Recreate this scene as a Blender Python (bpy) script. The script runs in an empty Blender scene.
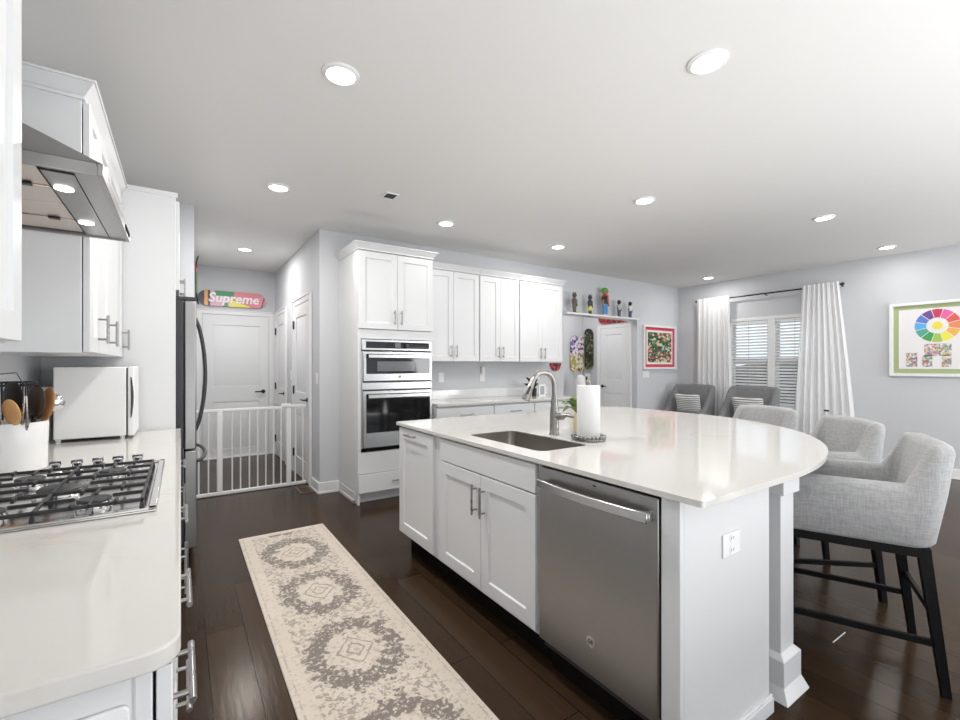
import bpy, bmesh, math, random
from mathutils import Matrix, Vector
random.seed(7)
C = bpy.context.scene.collection
PI = math.pi

# ------------------------------------------------------------------ camera, world, exposure
F = 447.0
YAW = math.radians(33.78)
cam_d = bpy.data.cameras.new('camera')
cam_d.sensor_width = 36.0
cam_d.lens = F / 960 * 36
cam_d.shift_y = 6 / 960
cam_d.clip_start = 0.05
cam = bpy.data.objects.new('camera', cam_d)
C.objects.link(cam)
cam.location = (0, 0, 1.31)
cam.rotation_euler = (math.radians(90), 0, -YAW)
bpy.context.scene.camera = cam

w = bpy.data.worlds.new('world')
bpy.context.scene.world = w
w.use_nodes = True
bg = w.node_tree.nodes['Background']
bg.inputs[0].default_value = (0.80, 0.89, 1.0, 1)
bg.inputs[1].default_value = 1.1
vs = bpy.context.scene.view_settings
vs.view_transform = 'Standard'
vs.look = 'None'
vs.exposure = 0.3
vs.gamma = 1
vs.use_curve_mapping = False
LAMP_W = 1.2
LAMP_COL = (1.0, 0.98, 0.955)

def area(name, loc, rot, sx, sy, watts, col):
    l = bpy.data.lights.new(name, 'AREA'); l.shape = 'RECTANGLE'; l.size = sx; l.size_y = sy; l.energy = watts; l.color = col
    o = bpy.data.objects.new(name, l); C.objects.link(o); o.location = loc; o.rotation_euler = rot
    return o
# added fill light behind the camera, aimed up to brighten the ceiling
area('bounce_fill', (2.2, -2.4, 0.30), (math.radians(180), 0, 0), 5.0, 3.2, 225.0, (0.97, 0.985, 1.0))
# unseen fill light added to brighten the walls and ceiling at the dining end
area('dining_fill', (6.1, -2.6, 1.1), (math.radians(124), 0, 0), 1.8, 1.6, 85.0, (0.97, 0.985, 1.0))

# ------------------------------------------------------------------ material helpers
class NT:
    def __init__(s, name):
        s.m = bpy.data.materials.new(name)
        s.m.use_nodes = True
        s.t = s.m.node_tree
        s.b = s.t.nodes['Principled BSDF']
    def n(s, kind, **kw):
        nd = s.t.nodes.new(kind)
        for k, v in kw.items():
            setattr(nd, k, v)
        return nd
    def put(s, sock, v):
        if isinstance(v, bpy.types.NodeSocket):
            s.t.links.new(v, sock)
        elif isinstance(v, tuple) and len(v) == 3 and sock.type == 'RGBA':
            sock.default_value = (*v, 1)
        else:
            sock.default_value = v
    def math(s, op, a, b=0.0, c=0.0):
        nd = s.n('ShaderNodeMath', operation=op)
        s.put(nd.inputs[0], a); s.put(nd.inputs[1], b); s.put(nd.inputs[2], c)
        return nd.outputs[0]
    def mix(s, f, a, b):
        nd = s.n('ShaderNodeMix', data_type='RGBA')
        s.put(nd.inputs[0], f); s.put(nd.inputs[6], a); s.put(nd.inputs[7], b)
        return nd.outputs[2]
    def coord(s, scale=(1, 1, 1), rot=(0, 0, 0), out='Object'):
        tc = s.n('ShaderNodeTexCoord')
        mp = s.n('ShaderNodeMapping')
        s.t.links.new(tc.outputs[out], mp.inputs[0])
        mp.inputs[3].default_value = scale
        mp.inputs[2].default_value = rot
        return mp.outputs[0]
    def xyz(s):
        tc = s.n('ShaderNodeTexCoord')
        sp = s.n('ShaderNodeSeparateXYZ')
        s.t.links.new(tc.outputs['Object'], sp.inputs[0])
        return sp.outputs
    def noise(s, vec, scale, detail=3.0, rough=0.5):
        nd = s.n('ShaderNodeTexNoise')
        s.put(nd.inputs['Vector'], vec); nd.inputs['Scale'].default_value = scale
        nd.inputs['Detail'].default_value = detail; nd.inputs['Roughness'].default_value = rough
        return nd.outputs['Fac']
    def ramp(s, f, stops, interp='LINEAR'):
        nd = s.n('ShaderNodeValToRGB')
        nd.color_ramp.interpolation = interp
        e = nd.color_ramp.elements
        while len(e) < len(stops):
            e.new(0.5)
        for k, (p, col) in enumerate(stops):
            e[k].position = p; e[k].color = (*col, 1)
        s.put(nd.inputs[0], f)
        return nd.outputs[0]
    def step(s, a, lo, hi):
        nd = s.n('ShaderNodeMapRange', interpolation_type='SMOOTHSTEP')
        s.put(nd.inputs[0], a); nd.inputs[1].default_value = lo; nd.inputs[2].default_value = hi
        return nd.outputs[0]
    def bump(s, h, strength, dist=0.01):
        nd = s.n('ShaderNodeBump')
        nd.inputs['Strength'].default_value = strength; nd.inputs['Distance'].default_value = dist
        s.put(nd.inputs['Height'], h)
        s.t.links.new(nd.outputs[0], s.b.inputs['Normal'])
    def set(s, col=None, rough=None, metal=None, **kw):
        if col is not None: s.put(s.b.inputs['Base Color'], col)
        if rough is not None: s.put(s.b.inputs['Roughness'], rough)
        if metal is not None: s.b.inputs['Metallic'].default_value = metal
        for k, v in kw.items():
            s.put(s.b.inputs[k], v)
        return s

MATS = {}
def simple(name, col, rough=0.5, metal=0.0, var=0.04, scale=9.0, **kw):
    """plain surface with a little procedural variation"""
    t = NT(name)
    f = t.noise(t.coord(), scale, 3)
    a = tuple(c * (1 - var) for c in col); b = tuple(min(1, c * (1 + var)) for c in col)
    t.set(t.mix(f, a, b), rough, metal, **kw)
    MATS[name] = t.m
    return t.m

M_wall = simple('wall_paint', (0.61, 0.62, 0.64), 0.75, var=0.012, scale=2)
M_ceil = simple('ceiling_paint', (0.80, 0.79, 0.775), 0.9, var=0.01, scale=2)
M_cab = simple('cabinet_paint', (0.715, 0.72, 0.725), 0.32, var=0.012, scale=3)
M_trim = simple('trim_paint', (0.84, 0.84, 0.84), 0.35, var=0.01, scale=3)
M_door = simple('door_paint', (0.81, 0.815, 0.82), 0.4, var=0.01, scale=3)
M_black = simple('black_metal', (0.012, 0.012, 0.013), 0.35, var=0.2)
M_iron = simple('cast_iron', (0.03, 0.03, 0.032), 0.5, var=0.3, scale=60)
M_blackwood = simple('black_wood', (0.006, 0.006, 0.0065), 0.5, var=0.3, scale=30, **{'Specular IOR Level': 0.2})
M_plastic = simple('white_plastic', (0.85, 0.85, 0.84), 0.35, var=0.01)
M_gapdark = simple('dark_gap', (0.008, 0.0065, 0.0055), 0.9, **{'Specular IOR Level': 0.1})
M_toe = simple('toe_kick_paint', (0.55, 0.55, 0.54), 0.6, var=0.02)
M_paper = simple('paper_white', (0.76, 0.76, 0.755), 0.95, var=0.015, scale=80)
M_ceramic = simple('white_ceramic', (0.86, 0.855, 0.84), 0.18, var=0.01)
M_wood = simple('spoon_wood', (0.50, 0.24, 0.09), 0.55, var=0.25, scale=25)
M_wood2 = simple('pale_spoon_wood', (0.62, 0.34, 0.13), 0.5, var=0.2, scale=25)
M_leaf = simple('leaf_green', (0.12, 0.19, 0.045), 0.45, var=0.4, scale=40)
M_darkleaf = simple('dark_leaf', (0.02, 0.05, 0.025), 0.4, var=0.4, scale=40)
M_seal = simple('black_rubber', (0.015, 0.015, 0.015), 0.6)
M_darkgrey = simple('fridge_side_grey', (0.045, 0.046, 0.05), 0.4, var=0.1)
M_brownvent = simple('bronze_register', (0.10, 0.07, 0.045), 0.4, 0.3)
M_ventdark = simple('vent_dark', (0.06, 0.06, 0.06), 0.6)
M_art_white = simple('art_paper', (0.82, 0.80, 0.80), 0.6, var=0.02)
M_green_mat = simple('green_mat', (0.38, 0.45, 0.23), 0.7, var=0.04)
M_red_mat = simple('red_mat', (0.62, 0.06, 0.09), 0.6, var=0.1)

def metal(name, col, rough, sx=(1, 1, 1), streak=0.06):
    t = NT(name)
    f = t.noise(t.coord(sx), 12, 3)
    t.set(t.mix(f, tuple(c * (1 - streak) for c in col), tuple(min(1, c * (1 + streak)) for c in col)),
          t.math('MULTIPLY_ADD', f, 0.06, rough - 0.03), 1.0)
    MATS[name] = t.m
    return t.m
M_steel = metal('brushed_steel', (0.56, 0.555, 0.55), 0.26, (1, 1, 30))
M_steel_h = metal('brushed_steel_wide', (0.36, 0.355, 0.35), 0.34, (1.0, 1.0, 40))
M_dw = metal('dishwasher_steel', (0.37, 0.365, 0.36), 0.38, (1, 1, 25), 0.06)
M_nickel = metal('brushed_nickel', (0.33, 0.315, 0.30), 0.28, (1, 1, 4))
M_handle = metal('pull_nickel', (0.36, 0.35, 0.34), 0.28, (1, 1, 4))
M_sink = metal('sink_steel', (0.40, 0.37, 0.34), 0.30, (6, 1, 1))
M_cook = metal('cooktop_steel', (0.72, 0.71, 0.70), 0.18, (1, 6, 1))
M_chrome = metal('chrome', (0.75, 0.75, 0.76), 0.08)
M_filter = metal('hood_filter', (0.70, 0.62, 0.55), 0.35, (20, 1, 1))

t = NT('dark_glass'); f = t.noise(t.coord(), 4)
t.set(t.mix(f, (0.008, 0.008, 0.009), (0.014, 0.014, 0.015)), 0.06); M_glass = t.m
t = NT('oven_window'); f = t.noise(t.coord((30, 1, 30)), 8)
t.set(t.mix(f, (0.10, 0.105, 0.12), (0.20, 0.205, 0.22)), 0.12); M_ovenwin = t.m

def emit(name, col, st):
    t = NT(name)
    t.set((1, 1, 1), 0.5, **{'Emission Color': col, 'Emission Strength': st})
    return t.m
M_lens = emit('lamp_lens', (1, 0.98, 0.94), 9.0)
M_hoodlens = emit('hood_lamp_lens', (1, 0.98, 0.95), 6.0)

# window glass: clear with a fresnel reflection
t = NT('window_glass')
tr = t.n('ShaderNodeBsdfTransparent'); gl = t.n('ShaderNodeBsdfGlossy'); gl.inputs['Roughness'].default_value = 0.02
fr = t.n('ShaderNodeFresnel'); fr.inputs[0].default_value = 1.2
mx = t.n('ShaderNodeMixShader')
t.t.links.new(fr.outputs[0], mx.inputs[0]); t.t.links.new(tr.outputs[0], mx.inputs[1]); t.t.links.new(gl.outputs[0], mx.inputs[2])
t.t.links.new(mx.outputs[0], t.t.nodes['Material Output'].inputs[0]); M_pane = t.m

# sheer curtain
t = NT('sheer_curtain')
cw = t.noise(t.coord((1, 1, 1)), 220, 2)
df = t.n('ShaderNodeBsdfDiffuse'); tl = t.n('ShaderNodeBsdfTranslucent')
cc = t.mix(cw, (0.93, 0.93, 0.93), (0.98, 0.98, 0.98))
t.t.links.new(cc, df.inputs[0]); t.t.links.new(cc, tl.inputs[0])
m1 = t.n('ShaderNodeMixShader'); m1.inputs[0].default_value = 0.3
t.t.links.new(df.outputs[0], m1.inputs[1]); t.t.links.new(tl.outputs[0], m1.inputs[2])
tp = t.n('ShaderNodeBsdfTransparent'); m2 = t.n('ShaderNodeMixShader'); m2.inputs[0].default_value = 0.06
t.t.links.new(m1.outputs[0], m2.inputs[1]); t.t.links.new(tp.outputs[0], m2.inputs[2])
t.t.links.new(m2.outputs[0], t.t.nodes['Material Output'].inputs[0]); M_curtain = t.m

# quartz
def quartz(name, base, vein):
    t = NT(name)
    v = t.coord((1, 1, 1))
    n1 = t.noise(v, 2.2, 6, 0.6)
    ve = t.math('ABSOLUTE', t.math('SUBTRACT', n1, 0.5))
    ve = t.math('SUBTRACT', 1.0, t.step(ve, 0.0, 0.022))
    n2 = t.noise(v, 1.3, 2)
    ve = t.math('MULTIPLY', ve, t.math('MULTIPLY', t.step(n2, 0.45, 0.7), 0.35))
    cl = t.noise(v, 5, 4)
    c0 = t.mix(cl, tuple(c * 0.965 for c in base), base)
    t.set(t.mix(ve, c0, vein), 0.06, **{'Specular IOR Level': 0.5})
    return t.m
M_quartz = quartz('quartz_top', (0.66, 0.637, 0.605), (0.55, 0.47, 0.37))
M_splash = quartz('quartz_splash', (0.80, 0.80, 0.80), (0.6, 0.57, 0.53))

# hardwood floor, planks running away from the camera (world Y)
t = NT('hardwood')
x, y, z = t.xyz()
cb = t.n('ShaderNodeCombineXYZ'); t.put(cb.inputs[0], y); t.put(cb.inputs[1], x)
br = t.n('ShaderNodeTexBrick'); br.offset = 0.37; br.offset_frequency = 2
t.put(br.inputs['Vector'], cb.outputs[0])
br.inputs['Color1'].default_value = (0, 0, 0, 1); br.inputs['Color2'].default_value = (1, 1, 1, 1)
br.inputs['Mortar'].default_value = (0.5, 0.5, 0.5, 1)
br.inputs['Scale'].default_value = 1; br.inputs['Brick Width'].default_value = 1.35
br.inputs['Row Height'].default_value = 0.165; br.inputs['Mortar Size'].default_value = 0.0022
br.inputs['Mortar Smooth'].default_value = 0.3; br.inputs['Bias'].default_value = 0
g1 = t.noise(t.coord((22, 1.1, 1)), 3.2, 6, 0.65)
g2 = t.noise(t.coord((3, 0.6, 1)), 2.0, 3)
tone = t.math('ADD', t.math('MULTIPLY', br.outputs[0], 0.34), t.math('ADD', t.math('MULTIPLY', g1, 0.42), t.math('MULTIPLY', g2, 0.24)))
col = t.ramp(tone, [(0.2, (0.026, 0.0148, 0.0082)), (0.5, (0.041, 0.0240, 0.0134)), (0.85, (0.064, 0.0385, 0.022))])
col = t.mix(br.outputs[1], col, (0.006, 0.004, 0.003))
t.set(col, t.math('MULTIPLY_ADD', g1, 0.12, 0.15), **{'Specular IOR Level': 0.155, 'Specular Tint': (1.0, 0.86, 0.72)})
scr = t.noise(t.coord((9, 1.6, 1)), 6, 3)
hgt = t.math('SUBTRACT', t.math('ADD', t.math('MULTIPLY', scr, 0.5), t.math('MULTIPLY', g1, 0.25)), t.math('MULTIPLY', br.outputs[1], 1.2))
t.bump(hgt, 0.16, 0.005); M_floor = t.m

# runner rug
t = NT('runner_rug')
x, y, z = t.xyz()
v = t.coord()
nz = t.noise(v, 26, 3)
fine = t.noise(v, 62, 3, 0.6)
fine2 = t.noise(v, 48, 4, 0.7)
fine3 = t.noise(v, 150, 2, 0.6)
P = 0.645
yy = t.math('ADD', y, 10 * P + P / 2 - 0.244)
my = t.math('SUBTRACT', t.math('MODULO', yy, P), P / 2)
xr = t.math('DIVIDE', x, 0.215); yr = t.math('DIVIDE', my, 0.285)
r = t.math('SQRT', t.math('ADD', t.math('MULTIPLY', xr, xr), t.math('MULTIPLY', yr, yr)))
r = t.math('ADD', r, t.math('MULTIPLY', t.math('SUBTRACT', nz, 0.5), 0.8))
ring = t.math('MULTIPLY', t.step(r, 0.52, 0.62), t.math('SUBTRACT', 1.0, t.step(r, 0.92, 1.02)))
ringm = t.math('MULTIPLY', ring, t.step(fine, 0.36, 0.48))
dia = t.math('ADD', t.math('DIVIDE', t.math('ABSOLUTE', x), 0.095), t.math('DIVIDE', t.math('ABSOLUTE', my), 0.115))
dia = t.math('ADD', dia, t.math('MULTIPLY', t.math('SUBTRACT', nz, 0.5), 0.5))
dl = t.math('SUBTRACT', 1.0, t.step(t.math('ABSOLUTE', t.math('SUBTRACT', dia, 0.9)), 0.03, 0.09))
dl2 = t.math('SUBTRACT', 1.0, t.step(t.math('ABSOLUTE', t.math('SUBTRACT', dia, 0.45)), 0.03, 0.1))
inner = t.math('MULTIPLY', t.math('MAXIMUM', dl, dl2), 0.7)
outf = t.math('MULTIPLY', t.step(r, 0.98, 1.1), t.math('MULTIPLY', t.step(fine2, 0.48, 0.56), 0.66))
infl = t.math('MULTIPLY', t.math('SUBTRACT', 1.0, t.step(r, 0.5, 0.6)), t.math('MULTIPLY', t.step(fine2, 0.52, 0.60), 0.40))
fld = t.math('MAXIMUM', t.math('MAXIMUM', ringm, inner), t.math('MAXIMUM', outf, infl))
ax = t.math('ABSOLUTE', x); ay = t.math('ABSOLUTE', y)
bx_ = t.step(ax, 0.226, 0.232)
by_ = t.step(ay, 1.305, 1.312)
bord = t.math('MAXIMUM', bx_, by_)
bm_ = t.math('MULTIPLY', t.step(fine2, 0.53, 0.6), 0.26)
ln1 = t.math('SUBTRACT', 1.0, t.step(t.math('ABSOLUTE', t.math('SUBTRACT', ax, 0.285)), 0.002, 0.006))
bm_ = t.math('MAXIMUM', bm_, t.math('MULTIPLY', ln1, t.math('MULTIPLY', t.step(fine, 0.45, 0.5), 0.45)))
mixm = t.n('ShaderNodeMix'); t.put(mixm.inputs[0], bord); t.put(mixm.inputs[2], fld); t.put(mixm.inputs[3], bm_)
pat = mixm.outputs[0]
base = t.mix(t.noise(v, 6, 3), (0.60, 0.52, 0.43), (0.69, 0.615, 0.53))
dark = t.mix(fine3, (0.13, 0.108, 0.095), (0.29, 0.245, 0.212))
t.set(t.mix(pat, base, dark), 0.95, **{'Sheen Weight': 0.2})
t.bump(fine3, 0.35, 0.004); M_rug = t.m

def weave(name, c1, c2, sc=190, rough=0.95):
    t = NT(name)
    a = t.noise(t.coord((1, 1, 0.12)), sc, 2); b = t.noise(t.coord((0.12, 0.12, 1)), sc, 2)
    c = t.noise(t.coord(), 14, 3)
    f = t.math('ADD', t.math('MULTIPLY', t.math('ADD', a, b), 0.42), t.math('MULTIPLY', c, 0.16))
    t.set(t.ramp(f, [(0.3, c1), (0.7, c2)]), rough, **{'Sheen Weight': 0.25})
    t.bump(f, 0.3, 0.004)
    return t.m
M_stool = weave('stool_linen', (0.27, 0.272, 0.278), (0.47, 0.468, 0.465))
M_arm = weave('armchair_fabric', (0.13, 0.132, 0.138), (0.26, 0.262, 0.27))

t = NT('striped_pillow'); x, y, z = t.xyz()
wv = t.math('SINE', t.math('MULTIPLY', z, 2 * PI / 0.030))
n_ = t.noise(t.coord(), 90)
t.set(t.mix(t.step(t.math('ADD', wv, t.math('MULTIPLY', n_, 0.4)), 0.35, 0.8), (0.72, 0.71, 0.70), (0.16, 0.16, 0.17)), 0.95)
M_pillow = t.m

def splatter(name, cols, scale, zsplit=None, cols2=None, stretch=(1, 1, 1)):
    """printed all-over pattern: blotches cut from noise cells"""
    t = NT(name)
    v = t.coord(stretch)
    vo = t.n('ShaderNodeTexVoronoi'); t.put(vo.inputs['Vector'], v); vo.inputs['Scale'].default_value = scale
    sp = t.n('ShaderNodeSeparateColor'); t.t.links.new(vo.outputs['Color'], sp.inputs[0])
    n = len(cols)
    c = t.ramp(sp.outputs[0], [(k / n, q) for k, q in enumerate(cols)], 'CONSTANT')
    if cols2:
        x, y, z = t.xyz()
        c2 = t.ramp(sp.outputs[1], [(k / len(cols2), q) for k, q in enumerate(cols2)], 'CONSTANT')
        c = t.mix(t.step(z, zsplit - 0.02, zsplit + 0.02), c2, c)
    t.set(c, 0.35)
    return t.m
M_deckA = splatter('deck_print_violet', [(0.75, 0.72, 0.78), (0.03, 0.03, 0.05), (0.36, 0.20, 0.42), (0.80, 0.80, 0.82), (0.20, 0.16, 0.34)], 22, 0.32,
                   [(0.62, 0.56, 0.30), (0.70, 0.64, 0.52), (0.30, 0.40, 0.12), (0.55, 0.32, 0.10), (0.78, 0.74, 0.64)])
M_deckB = splatter('deck_print_pink', [(0.82, 0.80, 0.80), (0.38, 0.06, 0.24), (0.80, 0.74, 0.78), (0.10, 0.03, 0.10), (0.85, 0.83, 0.82)], 24, 0.32,
                   [(0.80, 0.77, 0.66), (0.60, 0.50, 0.20), (0.80, 0.78, 0.70), (0.22, 0.16, 0.06)])
M_deckC = splatter('deck_print_camouflage', [(0.010, 0.012, 0.010), (0.03, 0.06, 0.02), (0.30, 0.24, 0.12), (0.008, 0.008, 0.008), (0.08, 0.12, 0.06), (0.02, 0.02, 0.02)], 26)
M_deckR = splatter('deck_print_red', [(0.45, 0.03, 0.04), (0.02, 0.01, 0.01), (0.60, 0.10, 0.08), (0.30, 0.02, 0.03)], 26)
M_deckO = splatter('deck_print_orange', [(0.75, 0.30, 0.16), (0.02, 0.02, 0.02), (0.70, 0.55, 0.40), (0.10, 0.20, 0.10), (0.72, 0.12, 0.08)], 11)
M_print = splatter('garden_print', [(0.02, 0.10, 0.04), (0.70, 0.58, 0.42), (0.05, 0.20, 0.08), (0.66, 0.30, 0.20), (0.02, 0.04, 0.03), (0.72, 0.66, 0.40), (0.40, 0.05, 0.08), (0.10, 0.28, 0.20), (0.01, 0.07, 0.03), (0.03, 0.12, 0.05)], 20, stretch=(1, 1, 1.6))
M_speckle = splatter('speckled_print', [(0.55, 0.52, 0.50), (0.70, 0.66, 0.62), (0.35, 0.30, 0.45), (0.72, 0.60, 0.20), (0.20, 0.22, 0.22), (0.60, 0.20, 0.28), (0.75, 0.74, 0.74), (0.25, 0.42, 0.25)], 55)

# ------------------------------------------------------------------ geometry helpers
WORLD = {}     # object name -> world location of its root origin

class MB:
    def __init__(s):
        s.v = []; s.f = []; s.M = Matrix.Identity(4)
    def frame(s, O, U, N, Z=(0, 0, 1)):
        """local (u, n, z): U along the face, N out of it"""
        U, N, Z, O = Vector(U), Vector(N), Vector(Z), Vector(O)
        s.M = Matrix(((U.x, N.x, Z.x, O.x), (U.y, N.y, Z.y, O.y), (U.z, N.z, Z.z, O.z), (0, 0, 0, 1)))
        return s
    def add(s, vs, fs):
        o = len(s.v)
        s.v += [tuple(s.M @ Vector(p)) for p in vs]
        s.f += [tuple(i + o for i in q) for q in fs]
        return s
    def box(s, x0, x1, y0, y1, z0, z1):
        return s.add([(x, y, z) for z in (z0, z1) for y in (y0, y1) for x in (x0, x1)],
                     [(0, 2, 3, 1), (4, 5, 7, 6), (0, 1, 5, 4), (2, 6, 7, 3), (0, 4, 6, 2), (1, 3, 7, 5)])
    def hull8(s, a, b):
        """bottom quad a, top quad b"""
        return s.add(list(a) + list(b), [(0, 1, 2, 3), (7, 6, 5, 4), (0, 4, 5, 1), (1, 5, 6, 2), (2, 6, 7, 3), (3, 7, 4, 0)])
    def tube(s, pts, r, n=10, cap=True, closed=False):
        pts = [Vector(p) for p in pts]
        rs = r if isinstance(r, (list, tuple)) else [r] * len(pts)
        vs = []; up = None; L = len(pts)
        for i, p in enumerate(pts):
            if closed:
                d = pts[(i + 1) % L] - pts[i - 1]
            else:
                d = pts[min(i + 1, L - 1)] - pts[max(i - 1, 0)]
            d.normalize()
            if up is None:
                up = Vector((0, 0, 1)) if abs(d.z) < 0.9 else Vector((1, 0, 0))
            a = d.cross(up).normalized(); b = a.cross(d).normalized(); up = b
            for k in range(n):
                q = 2 * PI * k / n
                vs.append(p + (a * math.cos(q) + b * math.sin(q)) * rs[i])
        fs = []
        for i in range(L if closed else L - 1):
            j = (i + 1) % L
            for k in range(n):
                fs.append((i * n + k, i * n + (k + 1) % n, j * n + (k + 1) % n, j * n + k))
        if cap and not closed:
            fs.append(tuple(range(n))); fs.append(tuple((L - 1) * n + k for k in range(n)))
        return s.add(vs, fs)
    def lathe(s, prof, c=(0, 0, 0), n=32, sx=1.0, sy=1.0, cap=True):
        vs = []
        for r, z in prof:
            for k in range(n):
                q = 2 * PI * k / n
                vs.append((c[0] + r * sx * math.cos(q), c[1] + r * sy * math.sin(q), c[2] + z))
        L = len(prof); fs = []
        for i in range(L - 1):
            for k in range(n):
                fs.append((i * n + k, i * n + (k + 1) % n, (i + 1) * n + (k + 1) % n, (i + 1) * n + k))
        if cap:
            fs.append(tuple(range(n))); fs.append(tuple((L - 1) * n + k for k in range(n)))
        return s.add(vs, fs)
    def ball(s, c, r, n=16, m=10):
        r = r if isinstance(r, (tuple, list)) else (r, r, r)
        prof = [(math.sin(PI * (i + 0.02) / (m + 0.04)), -math.cos(PI * (i + 0.02) / (m + 0.04))) for i in range(m + 1)]
        vs = []
        for a, z in prof:
            for k in range(n):
                q = 2 * PI * k / n
                vs.append((c[0] + a * r[0] * math.cos(q), c[1] + a * r[1] * math.sin(q), c[2] + z * r[2]))
        fs = [(i * n + k, i * n + (k + 1) % n, (i + 1) * n + (k + 1) % n, (i + 1) * n + k) for i in range(m) for k in range(n)]
        fs += [tuple(range(n)), tuple(m * n + k for k in range(n))]
        return s.add(vs, fs)
    def prism(s, poly, z0, z1):
        """polygon in local x,y extruded along z"""
        n = len(poly)
        vs = [(x, y, z0) for x, y in poly] + [(x, y, z1) for x, y in poly]
        return s.add(vs, [tuple(range(n)), tuple(range(n, 2 * n))] + [(k, (k + 1) % n, n + (k + 1) % n, n + k) for k in range(n)])
    def slab_face(s, poly, n0, n1):
        """polygon in local u,z extruded along n (local y)"""
        n = len(poly)
        vs = [(x, n0, z) for x, z in poly] + [(x, n1, z) for x, z in poly]
        return s.add(vs, [tuple(range(n)), tuple(range(n, 2 * n))] + [(k, (k + 1) % n, n + (k + 1) % n, n + k) for k in range(n)])
    def shaker(s, u0, u1, z0, z1, th=0.02, fr=0.062, rec=0.009):
        i = 0.005
        def ring(d, n):
            return [(u0 + d, n, z0 + d), (u1 - d, n, z0 + d), (u1 - d, n, z1 - d), (u0 + d, n, z1 - d)]
        vs = ring(0, 0) + ring(0, th - 0.0015) + ring(0.0015, th) + ring(fr, th) + ring(fr + i, th - rec)
        fs = [(0, 1, 2, 3), (16, 17, 18, 19)]
        for a in range(4):
            for k in range(4):
                fs.append((a * 4 + k, a * 4 + (k + 1) % 4, a * 4 + 4 + (k + 1) % 4, a * 4 + 4 + k))
        return s.add(vs, fs)
    def slabfront(s, u0, u1, z0, z1, th=0.02):
        return s.box(u0, u1, 0, th, z0, z1)
    def grid(s, fn, nu, nv):
        vs = [fn(i / nu, j / nv) for j in range(nv + 1) for i in range(nu + 1)]
        return s.add(vs, [(j * (nu + 1) + i, j * (nu + 1) + i + 1, (j + 1) * (nu + 1) + i + 1, (j + 1) * (nu + 1) + i) for j in range(nv) for i in range(nu)])
    def build(s, name, mat, parent=None, bevel=0.0, smooth=40, seg=2, solid=0.0, recalc=True):
        me = bpy.data.meshes.new(name)
        if parent is not None:
            off = Vector(WORLD[parent.name])
        else:
            xs = [p[0] for p in s.v]; ys = [p[1] for p in s.v]; zs = [p[2] for p in s.v]
            off = Vector(((min(xs) + max(xs)) / 2, (min(ys) + max(ys)) / 2, min(zs)))
        me.from_pydata([tuple(Vector(p) - off) for p in s.v], [], s.f)
        if recalc:
            bm = bmesh.new(); bm.from_mesh(me)
            bmesh.ops.recalc_face_normals(bm, faces=bm.faces[:])
            bm.to_mesh(me); bm.free()
        me.update()
        if smooth:
            me.polygons.foreach_set('use_smooth', [True] * len(me.polygons))
            me.set_sharp_from_angle(angle=math.radians(smooth))
        me.materials.append(mat)
        o = bpy.data.objects.new(name, me)
        C.objects.link(o)
        if parent is not None:
            o.parent = parent
        else:
            o.location = off
        WORLD[o.name] = tuple(off)
        if solid:
            md = o.modifiers.new('solid', 'SOLIDIFY'); md.thickness = solid; md.offset = 0
        if bevel:
            md = o.modifiers.new('bevel', 'BEVEL'); md.width = bevel; md.segments = seg
            md.limit_method = 'ANGLE'; md.angle_limit = math.radians(35); md.harden_normals = False
        return o

def tag(o, label=None, cat=None, group=None, kind=None):
    if label: o['label'] = label
    if cat: o['category'] = cat
    if group: o['group'] = group
    if kind: o['kind'] = kind
    return o

def thing(name, label, cat, loc, group=None, kind=None):
    o = bpy.data.objects.new(name, None)
    C.objects.link(o)
    o.location = loc
    o.empty_display_size = 0.1
    WORLD[o.name] = tuple(loc)
    return tag(o, label, cat, group, kind)

def struct(name, mb, mat, label, cat, bevel=0.0, parent=None, smooth=30):
    o = mb.build(name, mat, parent, bevel, smooth=smooth)
    return tag(o, label, cat, None, 'structure')

def copy_tree(o, parent=None):
    c = o.copy(); C.objects.link(c)
    if parent is not None: c.parent = parent
    for ch in list(o.children):
        copy_tree(ch, c)
    return c

def arc(cx, cy, r, a0, a1, n):
    return [(cx + r * math.cos(a0 + (a1 - a0) * k / n), cy + r * math.sin(a0 + (a1 - a0) * k / n)) for k in range(n + 1)]

def bar_pull(parent, O, U, N, p0, p1, mat=None, r=0.0055, out=0.032, name='handle'):
    """straight bar pull between local (u,z) points p0 and p1 on a face"""
    mb = MB().frame(O, U, N)
    mb.tube([(p0[0], out, p0[1]), (p1[0], out, p1[1])], r, 10)
    for q in (0.15, 0.85):
        u = p0[0] + (p1[0] - p0[0]) * q; z = p0[1] + (p1[1] - p0[1]) * q
        mb.tube([(u, 0.0, z), (u, out, z)], r * 0.85, 8)
    return mb.build(name, mat or M_handle, parent)

CEIL = 2.714
# ================================================================== SETTING
struct('floor', MB().box(-0.8, 7.6, -4.2, 7.6, -0.05, 0), M_floor, 'dark brown hand-scraped hardwood plank floor', 'floor')
struct('ceiling', MB().box(-0.8, 7.6, -4.2, 7.6, CEIL, CEIL + 0.08), M_ceil, 'smooth white ceiling with recessed lights', 'ceiling')
struct('wall_left', MB().box(-0.79, -0.65, -4.2, 4.82, 0, CEIL), M_wall, 'pale grey wall behind the cooktop counter', 'wall')
struct('wall_stub', MB().box(-0.65, 0.096, 4.64, 4.82, 0, CEIL), M_wall, 'pale grey wall end beside the refrigerator', 'wall')
struct('wall_hall_left', MB().box(-0.03, 0.096, 4.82, 7.3, 0, CEIL), M_wall, 'pale grey left wall of the hallway', 'wall')
struct('wall_hall_back', MB().box(-0.03, 1.32, 7.3, 7.44, 0, CEIL), M_wall, 'pale grey end wall of the hallway', 'wall')
struct('wall_hall_right', MB().box(1.18, 1.32, 4.72, 7.3, 0, CEIL), M_wall, 'pale grey right wall of the hallway with two doors', 'wall')
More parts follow.
